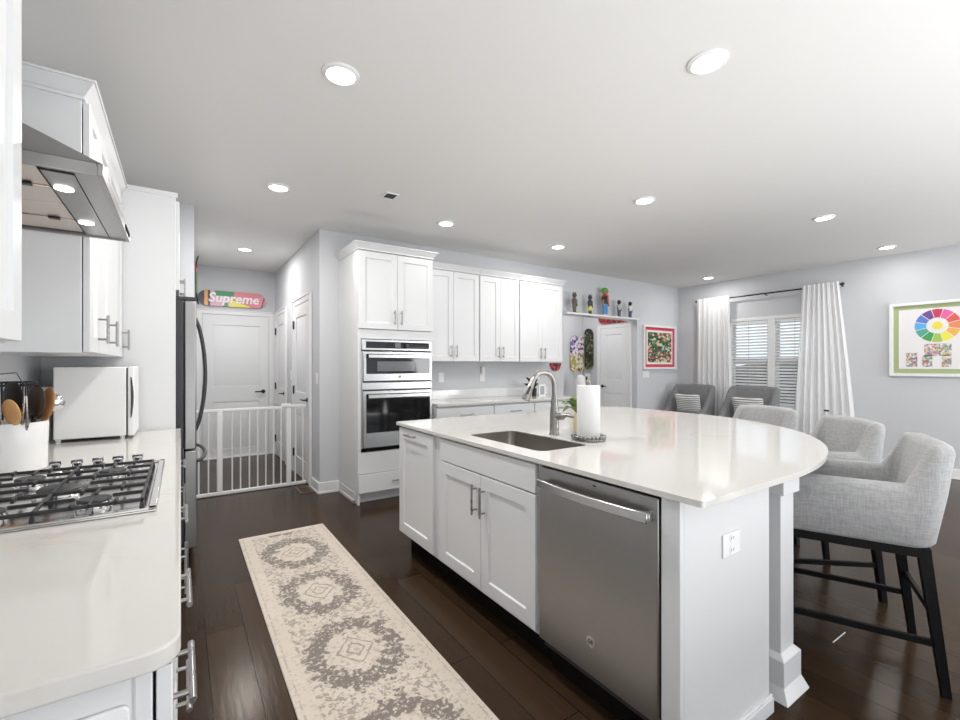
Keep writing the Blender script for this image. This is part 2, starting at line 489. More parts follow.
struct('wall_back', MB().box(1.32, 4.616, 4.72, 4.86, 0, CEIL), M_wall, 'pale grey wall behind the oven tower and wall cabinets', 'wall')
struct('wall_header', MB().box(4.616, 6.294, 4.72, 4.86, 2.085, CEIL), M_wall, 'pale grey wall above the display shelf', 'wall')
struct('wall_corner', MB().box(6.294, 7.46, 4.72, 4.86, 0, CEIL), M_wall, 'pale grey wall with the red matted picture', 'wall')
struct('wall_passage_left', MB().box(4.476, 4.616, 4.86, 5.92, 0, CEIL), M_wall, 'pale grey left wall of the passage', 'wall')
struct('wall_passage_back', MB().box(4.476, 6.434, 5.92, 6.06, 0, CEIL), M_wall, 'pale grey end wall of the passage', 'wall')
struct('wall_passage_right', MB().box(6.294, 6.434, 4.86, 5.92, 0, CEIL), M_wall, 'pale grey right wall of the passage with a door', 'wall')
# right wall around its window opening
WY0, WY1, WZ0, WZ1 = 2.55, 3.83, 0.62, 2.07
mb = MB()
mb.box(7.46, 7.6, -4.2, -3.2, 0, CEIL); mb.box(7.46, 7.6, 0.3, WY0, 0, CEIL); mb.box(7.46, 7.6, -3.2, 0.3, 2.2, CEIL); mb.box(7.46, 7.6, WY1, 4.86, 0, CEIL)
mb.box(7.46, 7.6, WY0, WY1, 0, WZ0); mb.box(7.46, 7.6, WY0, WY1, WZ1, CEIL)
struct('wall_right', mb, M_wall, 'pale grey wall with the curtained window and flower-coloured print', 'wall')
struct('shade_block_near_left', MB().box(-0.65, -0.12, -1.5, -0.35, 0, CEIL), M_wall, 'unseen block added to shade the near counter end', 'wall')  # added out of view to keep light off the near counter end
# rear wall with wide openings to the daylight behind the camera
mb = MB()
mb.box(-0.65, 7.46, -4.2, -4.06, 2.35, CEIL)
for a, b in ((-0.65, 2.6), (4.9, 7.46)):
    mb.box(a, b, -4.2, -4.06, 0, 2.35)
struct('wall_rear', mb, M_wall, 'rear wall with wide openings', 'wall')

# baseboards
def baseboard(name, x0, x1, y0, y1, nx, ny, label):
    mb = MB()
    mb.box(x0, x1, y0, y1, 0, 0.115)
    e = 0.006
    mb.box(x0 - (e if nx < 0 else 0), x1 + (e if nx > 0 else 0), y0 - (e if ny < 0 else 0), y1 + (e if ny > 0 else 0), 0, 0.022)
    struct(name, mb, M_trim, label, 'baseboard', 0.003)
baseboard('baseboard_back', 1.164, 1.376, 4.704, 4.719, 0, -1, 'white baseboard beside the oven tower')
baseboard('baseboard_hall_right', 1.164, 1.179, 4.719, 5.03, -1, 0, 'white baseboard between wall corner and nearest hallway door')
baseboard('baseboard_hall_middle', 1.164, 1.179, 5.985, 6.375, -1, 0, 'white baseboard between the two hallway side doors')
baseboard('baseboard_right', 7.444, 7.459, 0.36, 4.719, -1, 0, 'white baseboard under the window')
baseboard('baseboard_corner', 6.30, 7.444, 4.704, 4.719, 0, -1, 'white baseboard under the red matted picture')
baseboard('baseboard_passage', 4.62, 6.29, 5.904, 5.919, 0, -1, 'white baseboard in the passage')

# ------------------------------------------------------------------ interior doors
def casing(name, O, U, N, u0, u1, z1, wd=0.075, label=''):
    mb = MB().frame(O, U, N)
    mb.box(u0 - wd, u0, 0.001, 0.018, 0, z1 + wd); mb.box(u1, u1 + wd, 0.001, 0.018, 0, z1 + wd)
    mb.box(u0, u1, 0.001, 0.018, z1, z1 + wd)
    mb.box(u0 - wd, u0 - wd + 0.014, 0.018, 0.026, 0, z1 + wd); mb.box(u1 + wd - 0.014, u1 + wd, 0.018, 0.026, 0, z1 + wd)
    mb.box(u0 - wd, u1 + wd, 0.018, 0.026, z1 + wd - 0.014, z1 + wd)
    struct(name, mb, M_trim, label, 'trim', 0.002)

def panel_door(name, label, O, U, N, u0, u1, z1, lever_u, lever_z, hinge_u=None, panels=None, lever_dir=1, mat=None):
    root = thing(name, label, 'door', tuple(Vector(O) + Vector(U) * ((u0 + u1) / 2)), kind='structure')
    mb = MB().frame(O, U, N)
    panels = panels or [(0.22, 0.74), (1.0, z1 - 0.14)]
    st = 0.125
    rails = [0.008] + [q for p in panels for q in p] + [z1]
    mb.box(u0, u0 + st, 0.002, 0.014, 0.008, z1); mb.box(u1 - st, u1, 0.002, 0.014, 0.008, z1)
    for k in range(0, len(rails), 2):
        mb.box(u0 + st, u1 - st, 0.002, 0.014, rails[k], rails[k + 1])
    for p0, p1 in panels:
        a, b = u0 + st, u1 - st
        mb.box(a, b, 0.002, 0.005, p0, p1)
        i = 0.035
        mb.hull8([(a + .012, .005, p0 + .012), (b - .012, .005, p0 + .012), (b - .012, .005, p1 - .012), (a + .012, .005, p1 - .012)],
                 [(a + i, .0105, p0 + i), (b - i, .0105, p0 + i), (b - i, .0105, p1 - i), (a + i, .0105, p1 - i)])
    mb.build('door_leaf', mat or M_door, root, 0.0015)
    lv = MB().frame(O, U, N)
    lv.tube([(lever_u, 0.012, lever_z), (lever_u, 0.02, lever_z)], 0.028, 16)
    lv.tube([(lever_u, 0.02, lever_z), (lever_u, 0.055, lever_z), (lever_u + lever_dir * 0.03, 0.06, lever_z), (lever_u + lever_dir * 0.115, 0.058, lever_z)], 0.009, 8)
    lv.build('lever_handle', M_black, root)
    if hinge_u is not None:
        for hz in (0.25, z1 / 2, z1 - 0.22):
            MB().frame(O, U, N).box(hinge_u - 0.014, hinge_u + 0.014, 0.012, 0.03, hz - 0.05, hz + 0.05).build('hinge', M_black, root, 0.003)
    return root
HB = (0, 7.3, 0)
panel_door('door_1', 'white two panel door at the end of the hallway', HB, (1, 0, 0), (0, -1, 0), 0.245, 1.085, 2.035, 1.012, 0.935,
           panels=[(0.13, 0.80), (1.02, 1.89)], lever_dir=-1)
casing('trim_1', HB, (1, 0, 0), (0, -1, 0), 0.24, 1.09, 2.04, 0.068, 'white casing round the hallway end door')
HR = (1.18, 0, 0)
panel_door('door_2', 'white hallway side door nearest the kitchen', HR, (0, 1, 0), (-1, 0, 0), 5.125, 5.895, 2.035, 5.20, 0.93, 5.885, lever_dir=1)
casing('trim_2', HR, (0, 1, 0), (-1, 0, 0), 5.12, 5.90, 2.04, 0.075, 'white casing round the nearest hallway side door')
panel_door('door_3', 'white hallway side door beside the end door', HR, (0, 1, 0), (-1, 0, 0), 6.46, 7.165, 2.035, 6.54, 0.935, 7.155, lever_dir=1)
casing('trim_3', HR, (0, 1, 0), (-1, 0, 0), 6.455, 7.17, 2.04, 0.07, 'white casing round the far hallway side door')
PR = (6.294, 0, 0)
panel_door('door_4', 'white two panel door in the passage under the shelf', PR, (0, 1, 0), (-1, 0, 0), 4.89, 5.49, 1.975, 5.44, 0.95,
           panels=[(0.2, 0.84), (1.07, 1.86)], lever_dir=-1)
casing('trim_4', PR, (0, 1, 0), (-1, 0, 0), 4.885, 5.495, 1.98, 0.06, 'white casing round the passage door')
# threshold under the hallway end door
struct('trim_5', MB().box(0.25, 1.08, 7.25, 7.298, 0, 0.02), M_trim, 'pale door threshold at the hallway end', 'trim', 0.004)

# ------------------------------------------------------------------ window
win = thing('window_1', 'white double-hung window pair in the right wall', 'window', (7.5, 3.19, WZ0), kind='structure')
mb = MB()
mb.box(7.452, 7.56, WY0, WY0 + 0.05, WZ0, WZ1); mb.box(7.452, 7.56, WY1 - 0.05, WY1, WZ0, WZ1)
mb.box(7.452, 7.56, WY0, WY1, WZ1 - 0.05, WZ1); mb.box(7.43, 7.56, WY0 - 0.03, WY1 + 0.03, WZ0 - 0.02, WZ0 + 0.03)
mb.box(7.452, 7.56, 3.135, 3.235, WZ0 + 0.03, WZ1 - 0.05)
mb.build('window_frame', M_trim, win, 0.003)
for k, (a, b) in enumerate(((WY0 + 0.05, 3.135), (3.235, WY1 - 0.05))):
    mb = MB()
    zm = 1.385
    for z0, z1, xo in ((WZ0 + 0.03, zm, 7.50), (zm, WZ1 - 0.05, 7.525)):
        mb.box(xo, xo + 0.025, a, a + 0.035, z0, z1); mb.box(xo, xo + 0.025, b - 0.035, b, z0, z1)
        mb.box(xo, xo + 0.025, a + 0.035, b - 0.035, z0, z0 + 0.04); mb.box(xo, xo + 0.025, a + 0.035, b - 0.035, z1 - 0.035, z1)
    sash = mb.build('sash', M_trim, win, 0.002)
    MB().box(7.535, 7.539, a + 0.03, b - 0.03, WZ0 + 0.05, WZ1 - 0.07).build('pane', M_pane, sash)

w2 = thing('window_2', 'wide glazed sliding door in the right wall', 'window', (7.53, -1.45, 0), kind='structure')
mb = MB()
for a in (-3.2, -2.04, -0.88, 0.24): mb.box(7.47, 7.56, a, a + 0.06, 0, 2.2)
mb.box(7.47, 7.56, -3.2, 0.3, 2.14, 2.2); mb.box(7.47, 7.56, -3.2, 0.3, 0, 0.06)
mb.build('door_frame', M_trim, w2, 0.003)
for a in (-3.14, -1.98, -0.82): MB().box(7.51, 7.515, a, a + 1.10, 0.06, 2.14).build('pane', M_pane, w2)

# outside: lawn and hedge seen between the slats
t = NT('lawn'); t.set(t.mix(t.noise(t.coord(), 3), (0.26, 0.29, 0.24), (0.40, 0.42, 0.38)), 0.9); M_lawn = t.m
struct('ground', MB().box(7.7, 40, -18, 26, -0.4, -0.35), M_lawn, 'pale lawn outside the window', 'lawn')
t = NT('hedge_leaves'); hn = t.noise(t.coord(), 3, 5); t.set(t.mix(hn, (0.02, 0.024, 0.026), (0.10, 0.115, 0.125)), 0.8); M_hedge = t.m
mb = MB()
def hf(u, v_):
    return (22 + 0.5 * math.sin(31 * u) * math.sin(9 * v_), -4 + 26 * u, -0.36 + v_ * (1.75 + 0.12 * math.sin(40 * u)))
mb.grid(hf, 60, 10)
hb = len(mb.v)
mb.grid(lambda u, v_: (24, hf(u, v_)[1], hf(u, v_)[2]), 60, 10)
mb.grid(lambda u, v_: (hf(u, 1)[0] + (24 - hf(u, 1)[0]) * v_, hf(u, 1)[1], hf(u, 1)[2]), 60, 1)
tag(mb.build('hedge', M_hedge), 'dark clipped hedge outside beyond the window', 'hedge')

# blinds
for k, (a, b) in enumerate(((WY0 + 0.055, 3.13), (3.24, WY1 - 0.055))):
    bl = thing('window_blind', ('white slatted blind in the window half nearest the flower-coloured print',
               'white slatted blind in the window half nearest the room corner')[k], 'blind', (7.475, (a + b) / 2, WZ0), 'blinds in the window')
    MB().box(7.462, 7.497, a, b, WZ1 - 0.09, WZ1 - 0.052).build('headrail', M_plastic, bl, 0.003)
    mb = MB(); z = WZ0 + 0.07
    while z < WZ1 - 0.1:
        mb.add([(7.454, a, z - 0.014), (7.500, a, z + 0.014), (7.500, b, z + 0.014), (7.454, b, z - 0.014),
                (7.454, a, z - 0.0115), (7.500, a, z + 0.0165), (7.500, b, z + 0.0165), (7.454, b, z - 0.0115)],
               [(0, 1, 2, 3), (4, 5, 6, 7), (0, 4, 5, 1), (1, 5, 6, 2), (2, 6, 7, 3), (3, 7, 4, 0)])
        z += 0.047
    mb.build('slats', M_plastic, bl, smooth=0)
    MB().box(7.46, 7.494, a, b, WZ0 + 0.035, WZ0 + 0.055).build('bottom_rail', M_plastic, bl, 0.003)
    mb = MB()
    for q in (0.5,):
        mb.tube([(7.450, a + (b - a) * q, WZ0 + 0.05), (7.450, a + (b - a) * q, WZ1 - 0.06)], 0.003, 6)
    mb.build('cord', simple('blind_cord', (0.55, 0.56, 0.58), 0.8), bl)

# curtains
rod = thing('curtain_rod', 'thin black curtain rod above the window', 'curtain rod', (7.36, 3.2, 2.41))
MB().tube([(7.36, 2.28, 2.41), (7.36, 4.30, 2.41)], 0.011, 12).build('pole', M_black, rod)
for yy in (2.275, 4.315):
    MB().ball((7.36, yy, 2.41), 0.022).build('finial', M_black, rod)
for yy in (2.30, 3.245, 4.27):
    MB().tube([(7.36, yy, 2.41), (7.458, yy, 2.39)], 0.008, 8).build('bracket', M_black, rod)
def curtain(label, top, bot, zb, folds, ph):
    def fn(u, v_):
        e = v_ ** 1.15
        ya = bot[0] + (top[0] - bot[0]) * e; yb = bot[1] + (top[1] - bot[1]) * e
        s_ = u + 0.010 * math.sin(7 * u + 3 * v_)
        A = 0.012 + 0.016 * (1 - v_)
        x_ = 7.318 + A * math.sin(2 * PI * folds * s_ + ph + 0.6 * math.sin(2.5 * v_ + 4 * u)) + 0.006 * math.sin(2 * PI * (folds * 2.3) * u + 1.7)
        if v_ > 0.94: x_ = 7.318 + (x_ - 7.318) * 0.8
        return (x_, ya + (yb - ya) * s_, zb + (2.445 - zb) * v_)
    o = MB().grid(fn, 150, 34).build('curtain', M_curtain, None, smooth=180)
    return tag(o, label, 'curtain', 'sheer curtains on the black rod')
curtain('sheer white curtain panel nearest the room corner', (4.29, 3.74), (4.30, 3.70), 0.02, 7, 0.3)
cr_ = curtain('flared sheer white curtain panel on the side of the flower-coloured print', (2.73, 2.30), (2.86, 2.10), 0.02, 8, 1.1)
tagc = MB().box(7.272, 7.29, 2.40, 2.455, 0.695, 0.715)
tagc.build('black_clip', M_black, cr_, 0.002)

# ------------------------------------------------------------------ recessed lights (lamps)
LIGHTS = [(0.639, 2.158, 'recessed ceiling light nearest the range hood', 15),
          (2.018, 1.13, 'large recessed ceiling light above the near end of the island', 5),
          (0.636, 3.793, 'recessed ceiling light in front of the refrigerator', 13),
          (2.163, 3.833, 'recessed ceiling light in front of the oven tower', 1.2),
          (3.258, 2.369, 'recessed ceiling light above the rounded end of the island', 8),
          (5.053, 1.704, 'recessed ceiling light between the island and the flower-coloured print', 18),
          (3.682, 3.856, 'recessed ceiling light in front of the wall cabinets', 7),
          (6.924, 1.714, 'recessed ceiling light nearest the flower-coloured print', 3),
          (6.956, 3.879, 'recessed ceiling light in the corner by the curtains', 4),
          (5.45, 5.35, 'added unseen ceiling light inside the passage under the shelf wall', 7),  # lamp added out of sight above the header to brighten the passage
          (0.638, 6.026, 'recessed ceiling light inside the hallway', 11)]
for x, y, lab, watts in LIGHTS:
    rl = thing('recessed_light', lab, 'ceiling light', (x, y, CEIL - 0.012), 'recessed ceiling lights')
    MB().lathe([(0.066, 0.0), (0.07, -0.002), (0.085, 0.004), (0.087, 0.0115), (0.066, 0.0115)], (x, y, CEIL - 0.012), 40, cap=False).build('trim_ring', M_plastic, rl)
    MB().lathe([(0.0665, 0.004), (0.0665, 0.008)], (x, y, CEIL - 0.012), 40).build('lens', M_lens, rl)
    ld = bpy.data.lights.new('lamp', 'AREA'); ld.shape = 'DISK'; ld.size = 0.13; ld.energy = watts * LAMP_W; ld.color = LAMP_COL
    lo = bpy.data.objects.new('lamp', ld); C.objects.link(lo); lo.parent = rl; lo.location = (0, 0, -0.004)
vt = thing('ceiling_vent', 'small square white vent grille on the ceiling', 'vent', (1.43, 3.467, CEIL - 0.012))
mb = MB(); mb.box(1.375, 1.485, 3.40, 3.415, CEIL - .01, CEIL - .0005); mb.box(1.375, 1.485, 3.52, 3.535, CEIL - .01, CEIL - .0005)
mb.box(1.375, 1.388, 3.415, 3.52, CEIL - .01, CEIL - .0005); mb.box(1.472, 1.485, 3.415, 3.52, CEIL - .01, CEIL - .0005)
mb.build('vent_frame', M_plastic, vt, 0.002)
mb = MB(); mb.box(1.388, 1.472, 3.415, 3.52, CEIL - .004, CEIL - .0005)
for k in range(6): mb.box(1.388, 1.472, 3.42 + k * 0.017, 3.427 + k * 0.017, CEIL - .009, CEIL - .004)
mb.build('vent_grille', M_ventdark, vt)

# ================================================================== LEFT RUN (fronts face +X)
LU, LN = (0, 1, 0), (1, 0, 0)
def crown_strip(mb, x0, x1, y0, y1, z0, z1, sides):
    """stepped crown: list of outward steps, sides = set of '+x','-x','+y','-y'"""
    def bx2(e, a, b):
        mb.box(x0 - (e if '-x' in sides else 0), x1 + (e if '+x' in sides else 0), y0 - (e if '-y' in sides else 0), y1 + (e if '+y' in sides else 0), a, b)
    def q(e, z):
        xa = x0 - (e if '-x' in sides else 0); xb = x1 + (e if '+x' in sides else 0); ya = y0 - (e if '-y' in sides else 0); yb = y1 + (e if '+y' in sides else 0)
        return [(xa, ya, z), (xb, ya, z), (xb, yb, z), (xa, yb, z)]
    bx2(0.010, z0, z0 + 0.014)
    mb.hull8(q(0.008, z0 + 0.014), q(0.040, z1 - 0.010))
    bx2(0.046, z1 - 0.010, z1)

FX = -0.290
def left_wall_cab(label, y0, y1, z0, z1, edges, pulls, sides):
    r = thing('upper_cabinet', label, 'cabinet', (-0.48, (y0 + y1) / 2, z0), 'white wall cabinets on the range hood wall')
    MB().box(-0.649, FX - 0.024, y0, y1, z0, z1 - 0.06).build('body', M_cab, r, 0.002)
    mb = MB(); crown_strip(mb, -0.649, FX - 0.022, y0, y1, z1 - 0.068, z1, sides); mb.build('crown_moulding', M_cab, r, 0.003)
    for k in range(len(edges) - 1):
        d = MB().frame((FX - 0.02, 0, 0), LU, LN).shaker(edges[k] + 0.002, edges[k + 1] - 0.002, z0 + 0.004, z1 - 0.074, fr=0.06).build('door', M_cab, r)
        u = pulls[k]
        bar_pull(d, (FX, 0, 0), LU, LN, (u, z0 + 0.045), (u, z0 + 0.165))
    return r
left_wall_cab('white wall cabinet at the left picture edge, before the range hood', 0.62, 1.375, 1.36, 2.39, (0.62, 0.998, 1.375), (0.96, 1.03), ('+x', '+y'))
left_wall_cab('white wall cabinet with bar pulls between range hood and tall side panel', 2.257, 3.414, 1.36, 2.39, (2.257, 2.50, 2.82, 3.414), (2.462, 2.782, 3.372), ('+x', '-y'))

# range hood
h = thing('range_hood', 'stainless steel canopy range hood over the gas cooktop', 'range hood', (-0.4, 1.875, 1.80))
y0, y1, xf, xb = 1.505, 2.245, -0.168, -0.649
mb = MB()
mb.box(xf - 0.012, xf, y0, y1, 1.80, 1.832); mb.box(xb, xf - 0.012, y0, y0 + 0.012, 1.80, 1.832); mb.box(xb, xf - 0.012, y1 - 0.012, y1, 1.80, 1.832)
mb.box(xb, xb + 0.012, y0 + 0.012, y1 - 0.012, 1.80, 1.832)
mb.build('rim_band', M_steel_h, h, 0.0015)
MB().hull8([(xb, y0, 1.832), (xf, y0, 1.832), (xf, y1, 1.832), (xb, y1, 1.832)],
           [(xb, 1.76, 2.02), (-0.43, 1.76, 2.02), (-0.43, 1.99, 2.02), (xb, 1.99, 2.02)]).build('canopy', M_steel_h, h)
MB().box(xb, -0.432, 1.762, 1.988, 2.02, 2.60).build('chimney', M_steel_h, h, 0.002)
mb = MB(); mb.box(xf - 0.060, xf - 0.012, y0 + 0.012, y1 - 0.012, 1.806, 1.815); mb.box(xf - 0.1, xf - 0.098, y0 + .05, y1 - .012, 1.820, 1.828)
mb.box(xf - 0.128, xf - 0.063, y0 + 0.05, y1 - 0.012, 1.806, 1.812)
mb.build('light_panel', M_steel_h, h)
for k in range(2):
    a = y0 + 0.03 + k * 0.345
    fl = MB().box(xb + 0.03, xf - 0.134, a, a + 0.335, 1.81, 1.82)
    for q in range(1):
        fl.box(xb + 0.03, xf - 0.134, a + 0.16, a + 0.164, 1.806, 1.81)
    fo = fl.build('filter', M_filter, h, 0.002)
    MB().box(xf - 0.20, xf - 0.17, a + 0.15, a + 0.17, 1.803, 1.809).build('filter_latch', M_black, fo, 0.002)
for yy in (1.685, 2.045):
    MB().lathe([(0.021, 0), (0.021, 0.006)], (-0.272, yy, 1.803), 24).build('lamp_lens', M_hoodlens, h)
MB().box(xf, xf + 0.003, 2.06, 2.20, 1.808, 1.824).build('control_strip', M_gapdark, h, 0.001)

# tall side panel and cabinet over the refrigerator
MB_ = MB().box(-0.649, -0.028, 3.42, 3.44, 0.0, 2.40)
MB_.box(-0.649, -0.018, 3.416, 3.444, 2.375, 2.405)
tag(MB_.build('side_panel', M_cab, None, 0.002), 'tall white end panel between the counter and refrigerator', 'panel')
oc = thing('over_fridge_cabinet', 'white cabinet above the refrigerator', 'cabinet', (-0.3, 4.03, 1.79))
MB().box(-0.649, -0.030, 3.444, 4.63, 1.79, 2.40).build('body', M_cab, oc, 0.002)
for k in range(2):
    a = 3.447 + k * 0.59
    d = MB().frame((-0.029, 0, 0), LU, LN).shaker(a, a + 0.585, 1.795, 2.36).build('door', M_cab, oc)
    u = a + (0.545 if k == 0 else 0.04)
    bar_pull(d, (-0.009, 0, 0), LU, LN, (u, 1.83), (u, 1.96))

# refrigerator (french doors over a freezer drawer)
fr_ = thing('refrigerator', 'stainless french door refrigerator with dark grey sides', 'refrigerator', (-0.3, 3.955, 0))
fy0, fy1 = 3.50, 4.41
MB().box(-0.62, 0.012, fy0, fy1, 0.03, 1.74).build('body', M_darkgrey, fr_, 0.004)
MB().box(-0.60, -0.02, fy0 + 0.03, fy1 - 0.03, 0.0, 0.05).build('base_grille', M_gapdark, fr_)
fm = (fy0 + fy1) / 2
def fridge_door(y0, y1, z0, z1, hinge):
    d = MB().box(0.018, 0.085, y0, y1, z0, z1).build('door', M_steel_h, fr_, 0.008, seg=3)
    MB().box(0.010, 0.019, y0 + 0.01, y1 - 0.01, z0 + 0.01, z1 - 0.01).build('gasket', M_seal, d)
    return d
for k in range(2):
    a, b = (fy0, fm - 0.002) if k == 0 else (fm + 0.002, fy1)
    d = fridge_door(a, b, 0.76, 1.74, k)
    yy = b - 0.05 if k == 0 else a + 0.05
    pts = []
    for q in range(15):
        s_ = q / 14
        pts.append((0.090 + 0.062 * math.sin(PI * s_) ** 0.7, yy, 0.84 + 0.82 * s_))
    pts = [(0.084, yy, 0.84)] + pts + [(0.084, yy, 1.66)]
    MB().tube(pts, 0.012, 10).build('handle', M_darkgrey if k == 0 else M_steel, d)
    hm = MB().box(-0.05, 0.085, a + 0.005 if k == 0 else b - 0.08, a + 0.08 if k == 0 else b - 0.005, 1.741, 1.765)
    hm.build('hinge_cover', M_darkgrey, d, 0.004)
d = MB().box(0.018, 0.085, fy0, fy1, 0.11, 0.752).build('freezer_drawer', M_steel_h, fr_, 0.008, seg=3)
pts = [(0.084, fy0 + 0.08, 0.67)] + [(0.095 + 0.055 * math.sin(PI * q / 14) ** 0.6, fy0 + 0.08 + 0.75 * q / 14, 0.67) for q in range(15)] + [(0.084, fy1 - 0.08, 0.67)]
MB().tube(pts, 0.012, 10).build('handle', M_darkgrey, d)

# left base cabinets and counter
CT = 0.915
def left_base(label, y0, y1, kind):
    r = thing('base_cabinet', label, 'cabinet', (-0.34, (y0 + y1) / 2, 0), 'white base cabinets under the cooktop counter')
    MB().box(-0.649, -0.034, y0, y1, 0.105, 0.883).build('body', M_cab, r, 0.002)
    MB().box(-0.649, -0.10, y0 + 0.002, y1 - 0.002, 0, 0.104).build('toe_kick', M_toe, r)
    O = (-0.030, 0, 0)
    def drawer(z0, z1, shk):
        m_ = MB().frame(O, LU, LN)
        (m_.shaker if shk else m_.slabfront)(y0 + 0.003, y1 - 0.003, z0, z1)
        dd = m_.build('drawer_front', M_cab, r, 0 if shk else 0.002)
        c = (y0 + y1) / 2; L = min(0.10, (y1 - y0) * 0.35)
        bar_pull(dd, (-0.010, 0, 0), LU, LN, (c - L, (z0 + z1) / 2), (c + L, (z0 + z1) / 2), out=0.026)
    if kind == 'drawers':
        for z0, z1, s_ in ((0.70, 0.872, False), (0.415, 0.694, True), (0.112, 0.409, True)):
            drawer(z0, z1, s_)
    else:
        drawer(0.72, 0.872, False)
        wd = (y1 - y0) / 2
        for k in range(2):
            dd = MB().frame(O, LU, LN).shaker(y0 + wd * k + 0.003, y0 + wd * (k + 1) - 0.003, 0.112, 0.714).build('door', M_cab, r)
            u = y0 + wd * k + (wd - 0.04 if k == 0 else 0.04)
            bar_pull(dd, (-0.010, 0, 0), LU, LN, (u, 0.53), (u, 0.68), out=0.026)
    return r
nb = left_base('white drawer cabinet at the near end of the cooktop counter', 0.795, 1.045, 'drawers')
left_base('white drawer cabinet between near counter end and cooktop cabinet', 1.047, 1.492, 'drawers')
left_base('white cabinet directly under the gas cooktop', 1.494, 2.256, 'doors')
left_base('white base cabinet between cooktop and tall end panel', 2.258, 3.418, 'doors')
MB().box(-0.056, -0.053, 0.7935, 0.795, 0.105, 0.883).build('stile_seam', M_toe, nb)
pl = MB().frame((0, 0.795, 0), (1, 0, 0), (0, -1, 0))
pts = [(-0.095 + a, 0.785 + b) for a, b in [(q[0], q[1]) for q in arc(0.026, 0.044, 0.009, 0, PI / 2, 5) + arc(-0.026, 0.044, 0.009, PI / 2, PI, 5) + arc(-0.026, -0.044, 0.009, PI, 1.5 * PI, 5) + arc(0.026, -0.044, 0.009, 1.5 * PI, 2 * PI, 5)]]
pl.slab_face(pts, 0, 0.006)
plo = pl.build('outlet_plate', M_plastic, nb, 0.002)
mb = MB().frame((0, 0.795, 0), (1, 0, 0), (0, -1, 0))
for zz in (0.763, 0.807): mb.box(-0.113, -0.077, 0.005, 0.0075, zz - 0.014, zz + 0.014)
mb.build('socket', M_plastic, plo, 0.002)

ct = thing('countertop', 'white quartz counter along the range hood wall with rounded near corner', 'countertop', (-0.33, 2.1, 0.884))
poly = [(-0.649, 0.765)] + arc(-0.042, 0.807, 0.042, -PI / 2, 0, 8) + [(0.0, 3.417), (-0.649, 3.417)]
MB().prism(poly, 0.885, CT).build('slab', M_quartz, ct, 0.004, seg=3)
MB().box(-0.649, -0.634, 0.78, 3.417, CT, CT + 0.10).build('backsplash', M_splash, ct, 0.002)

# gas cooktop
ck = thing('gas_cooktop', 'stainless gas cooktop with black grates set in the near counter', 'cooktop', (-0.30, 1.875, CT))
cx0, cx1, cy0, cy1 = -0.555, -0.055, 1.50, 2.25
mb = MB()
mb.box(cx0, cx1, cy0, cy1, CT + 0.0005, CT + 0.006)
for a in ((cx0, cx1, cy0, cy0 + 0.022), (cx0, cx1, cy1 - 0.022, cy1), (cx0, cx0 + 0.02, cy0, cy1), (cx1 - 0.02, cx1, cy0, cy1)):
    mb.box(*a, CT + 0.006, CT + 0.012)
mb.build('tray', M_cook, ck, 0.003)
GZ = CT + 0.036
for k in range(3):
    a = 1.525 + k * 0.205; b = a + 0.200
    mb = MB(); bw = 0.0075
    X0, X1 = cx0 + 0.03, cx1 - 0.03
    for yy in (a, b - bw): mb.box(X0, X1, yy, yy + bw, GZ - 0.010, GZ)
    for xx in (X0, (X0 + X1) / 2 - bw / 2, X1 - bw): mb.box(xx, xx + bw, a, b, GZ - 0.010, GZ)
    mid = (a + b) / 2
    cs = [(X0 + X1) / 2] if k == 1 else [X0 + 0.115, X1 - 0.115]
    if k == 1:
        mb.box(X0, X0 + 0.15, mid - bw / 2, mid + bw / 2, GZ - 0.010, GZ); mb.box(X1 - 0.15, X1, mid - bw / 2, mid + bw / 2, GZ - 0.010, GZ)
    else:
        for c in cs:
            for yy in (a, b):
                e = mid + (0.03 if yy > mid else -0.03)
                mb.box(c - bw / 2, c + bw / 2, min(yy, e), max(yy, e), GZ - 0.010, GZ)
            mb.box(c - 0.112, c - 0.04, mid - bw / 2, mid + bw / 2, GZ - 0.010, GZ)
            mb.box(c + 0.04, c + 0.112, mid - bw / 2, mid + bw / 2, GZ - 0.010, GZ)
    for xx in (X0, (X0 + X1) / 2 - bw / 2, X1 - bw):
        for yy in (a, b - bw):
            mb.hull8([(xx - .003, yy - .003, CT + .006), (xx + bw + .003, yy - .003, CT + .006), (xx + bw + .003, yy + bw + .003, CT + .006), (xx - .003, yy + bw + .003, CT + .006)],
                     [(xx, yy, GZ - .01), (xx + bw, yy, GZ - .01), (xx + bw, yy + bw, GZ - .01), (xx, yy + bw, GZ - .01)])
    # finger tips rise along the two long sides
    for xx in (X0 + 0.06, X0 + 0.15, X1 - 0.15, X1 - 0.06):
        mb.box(xx - bw / 2, xx + bw / 2, a, a + 0.04, GZ - 0.010, GZ + 0.004); mb.box(xx - bw / 2, xx + bw / 2, b - 0.04, b, GZ - 0.010, GZ + 0.004)
    mb.build('grate', M_iron, ck, 0.002)
    for c in cs:
        bz = CT + 0.006
        R = 0.052 if k == 1 else 0.038
        bu = MB().lathe([(R * 1.15, 0), (R * 1.1, 0.008), (R, 0.012), (R * 0.95, 0.016)], (c, mid, bz), 28).build('burner', M_cook, ck)
        MB().lathe([(R * 0.98, 0.016), (R * 1.0, 0.02), (R * 0.9, 0.024)], (c, mid, bz), 28).build('burner_cap', M_iron, bu)
for k in range(5):
    xx = -0.141 - k * 0.0592
    kb = MB().lathe([(0.019, 0), (0.019, 0.006), (0.0165, 0.008), (0.015, 0.034), (0.012, 0.037)], (xx, 2.198, CT + 0.006), 20)
    kb.box(xx - 0.017, xx + 0.017, 2.198 - 0.004, 2.198 + 0.004, CT + 0.036, CT + 0.050)
    kb.build('knob', M_chrome, ck, 0.001)

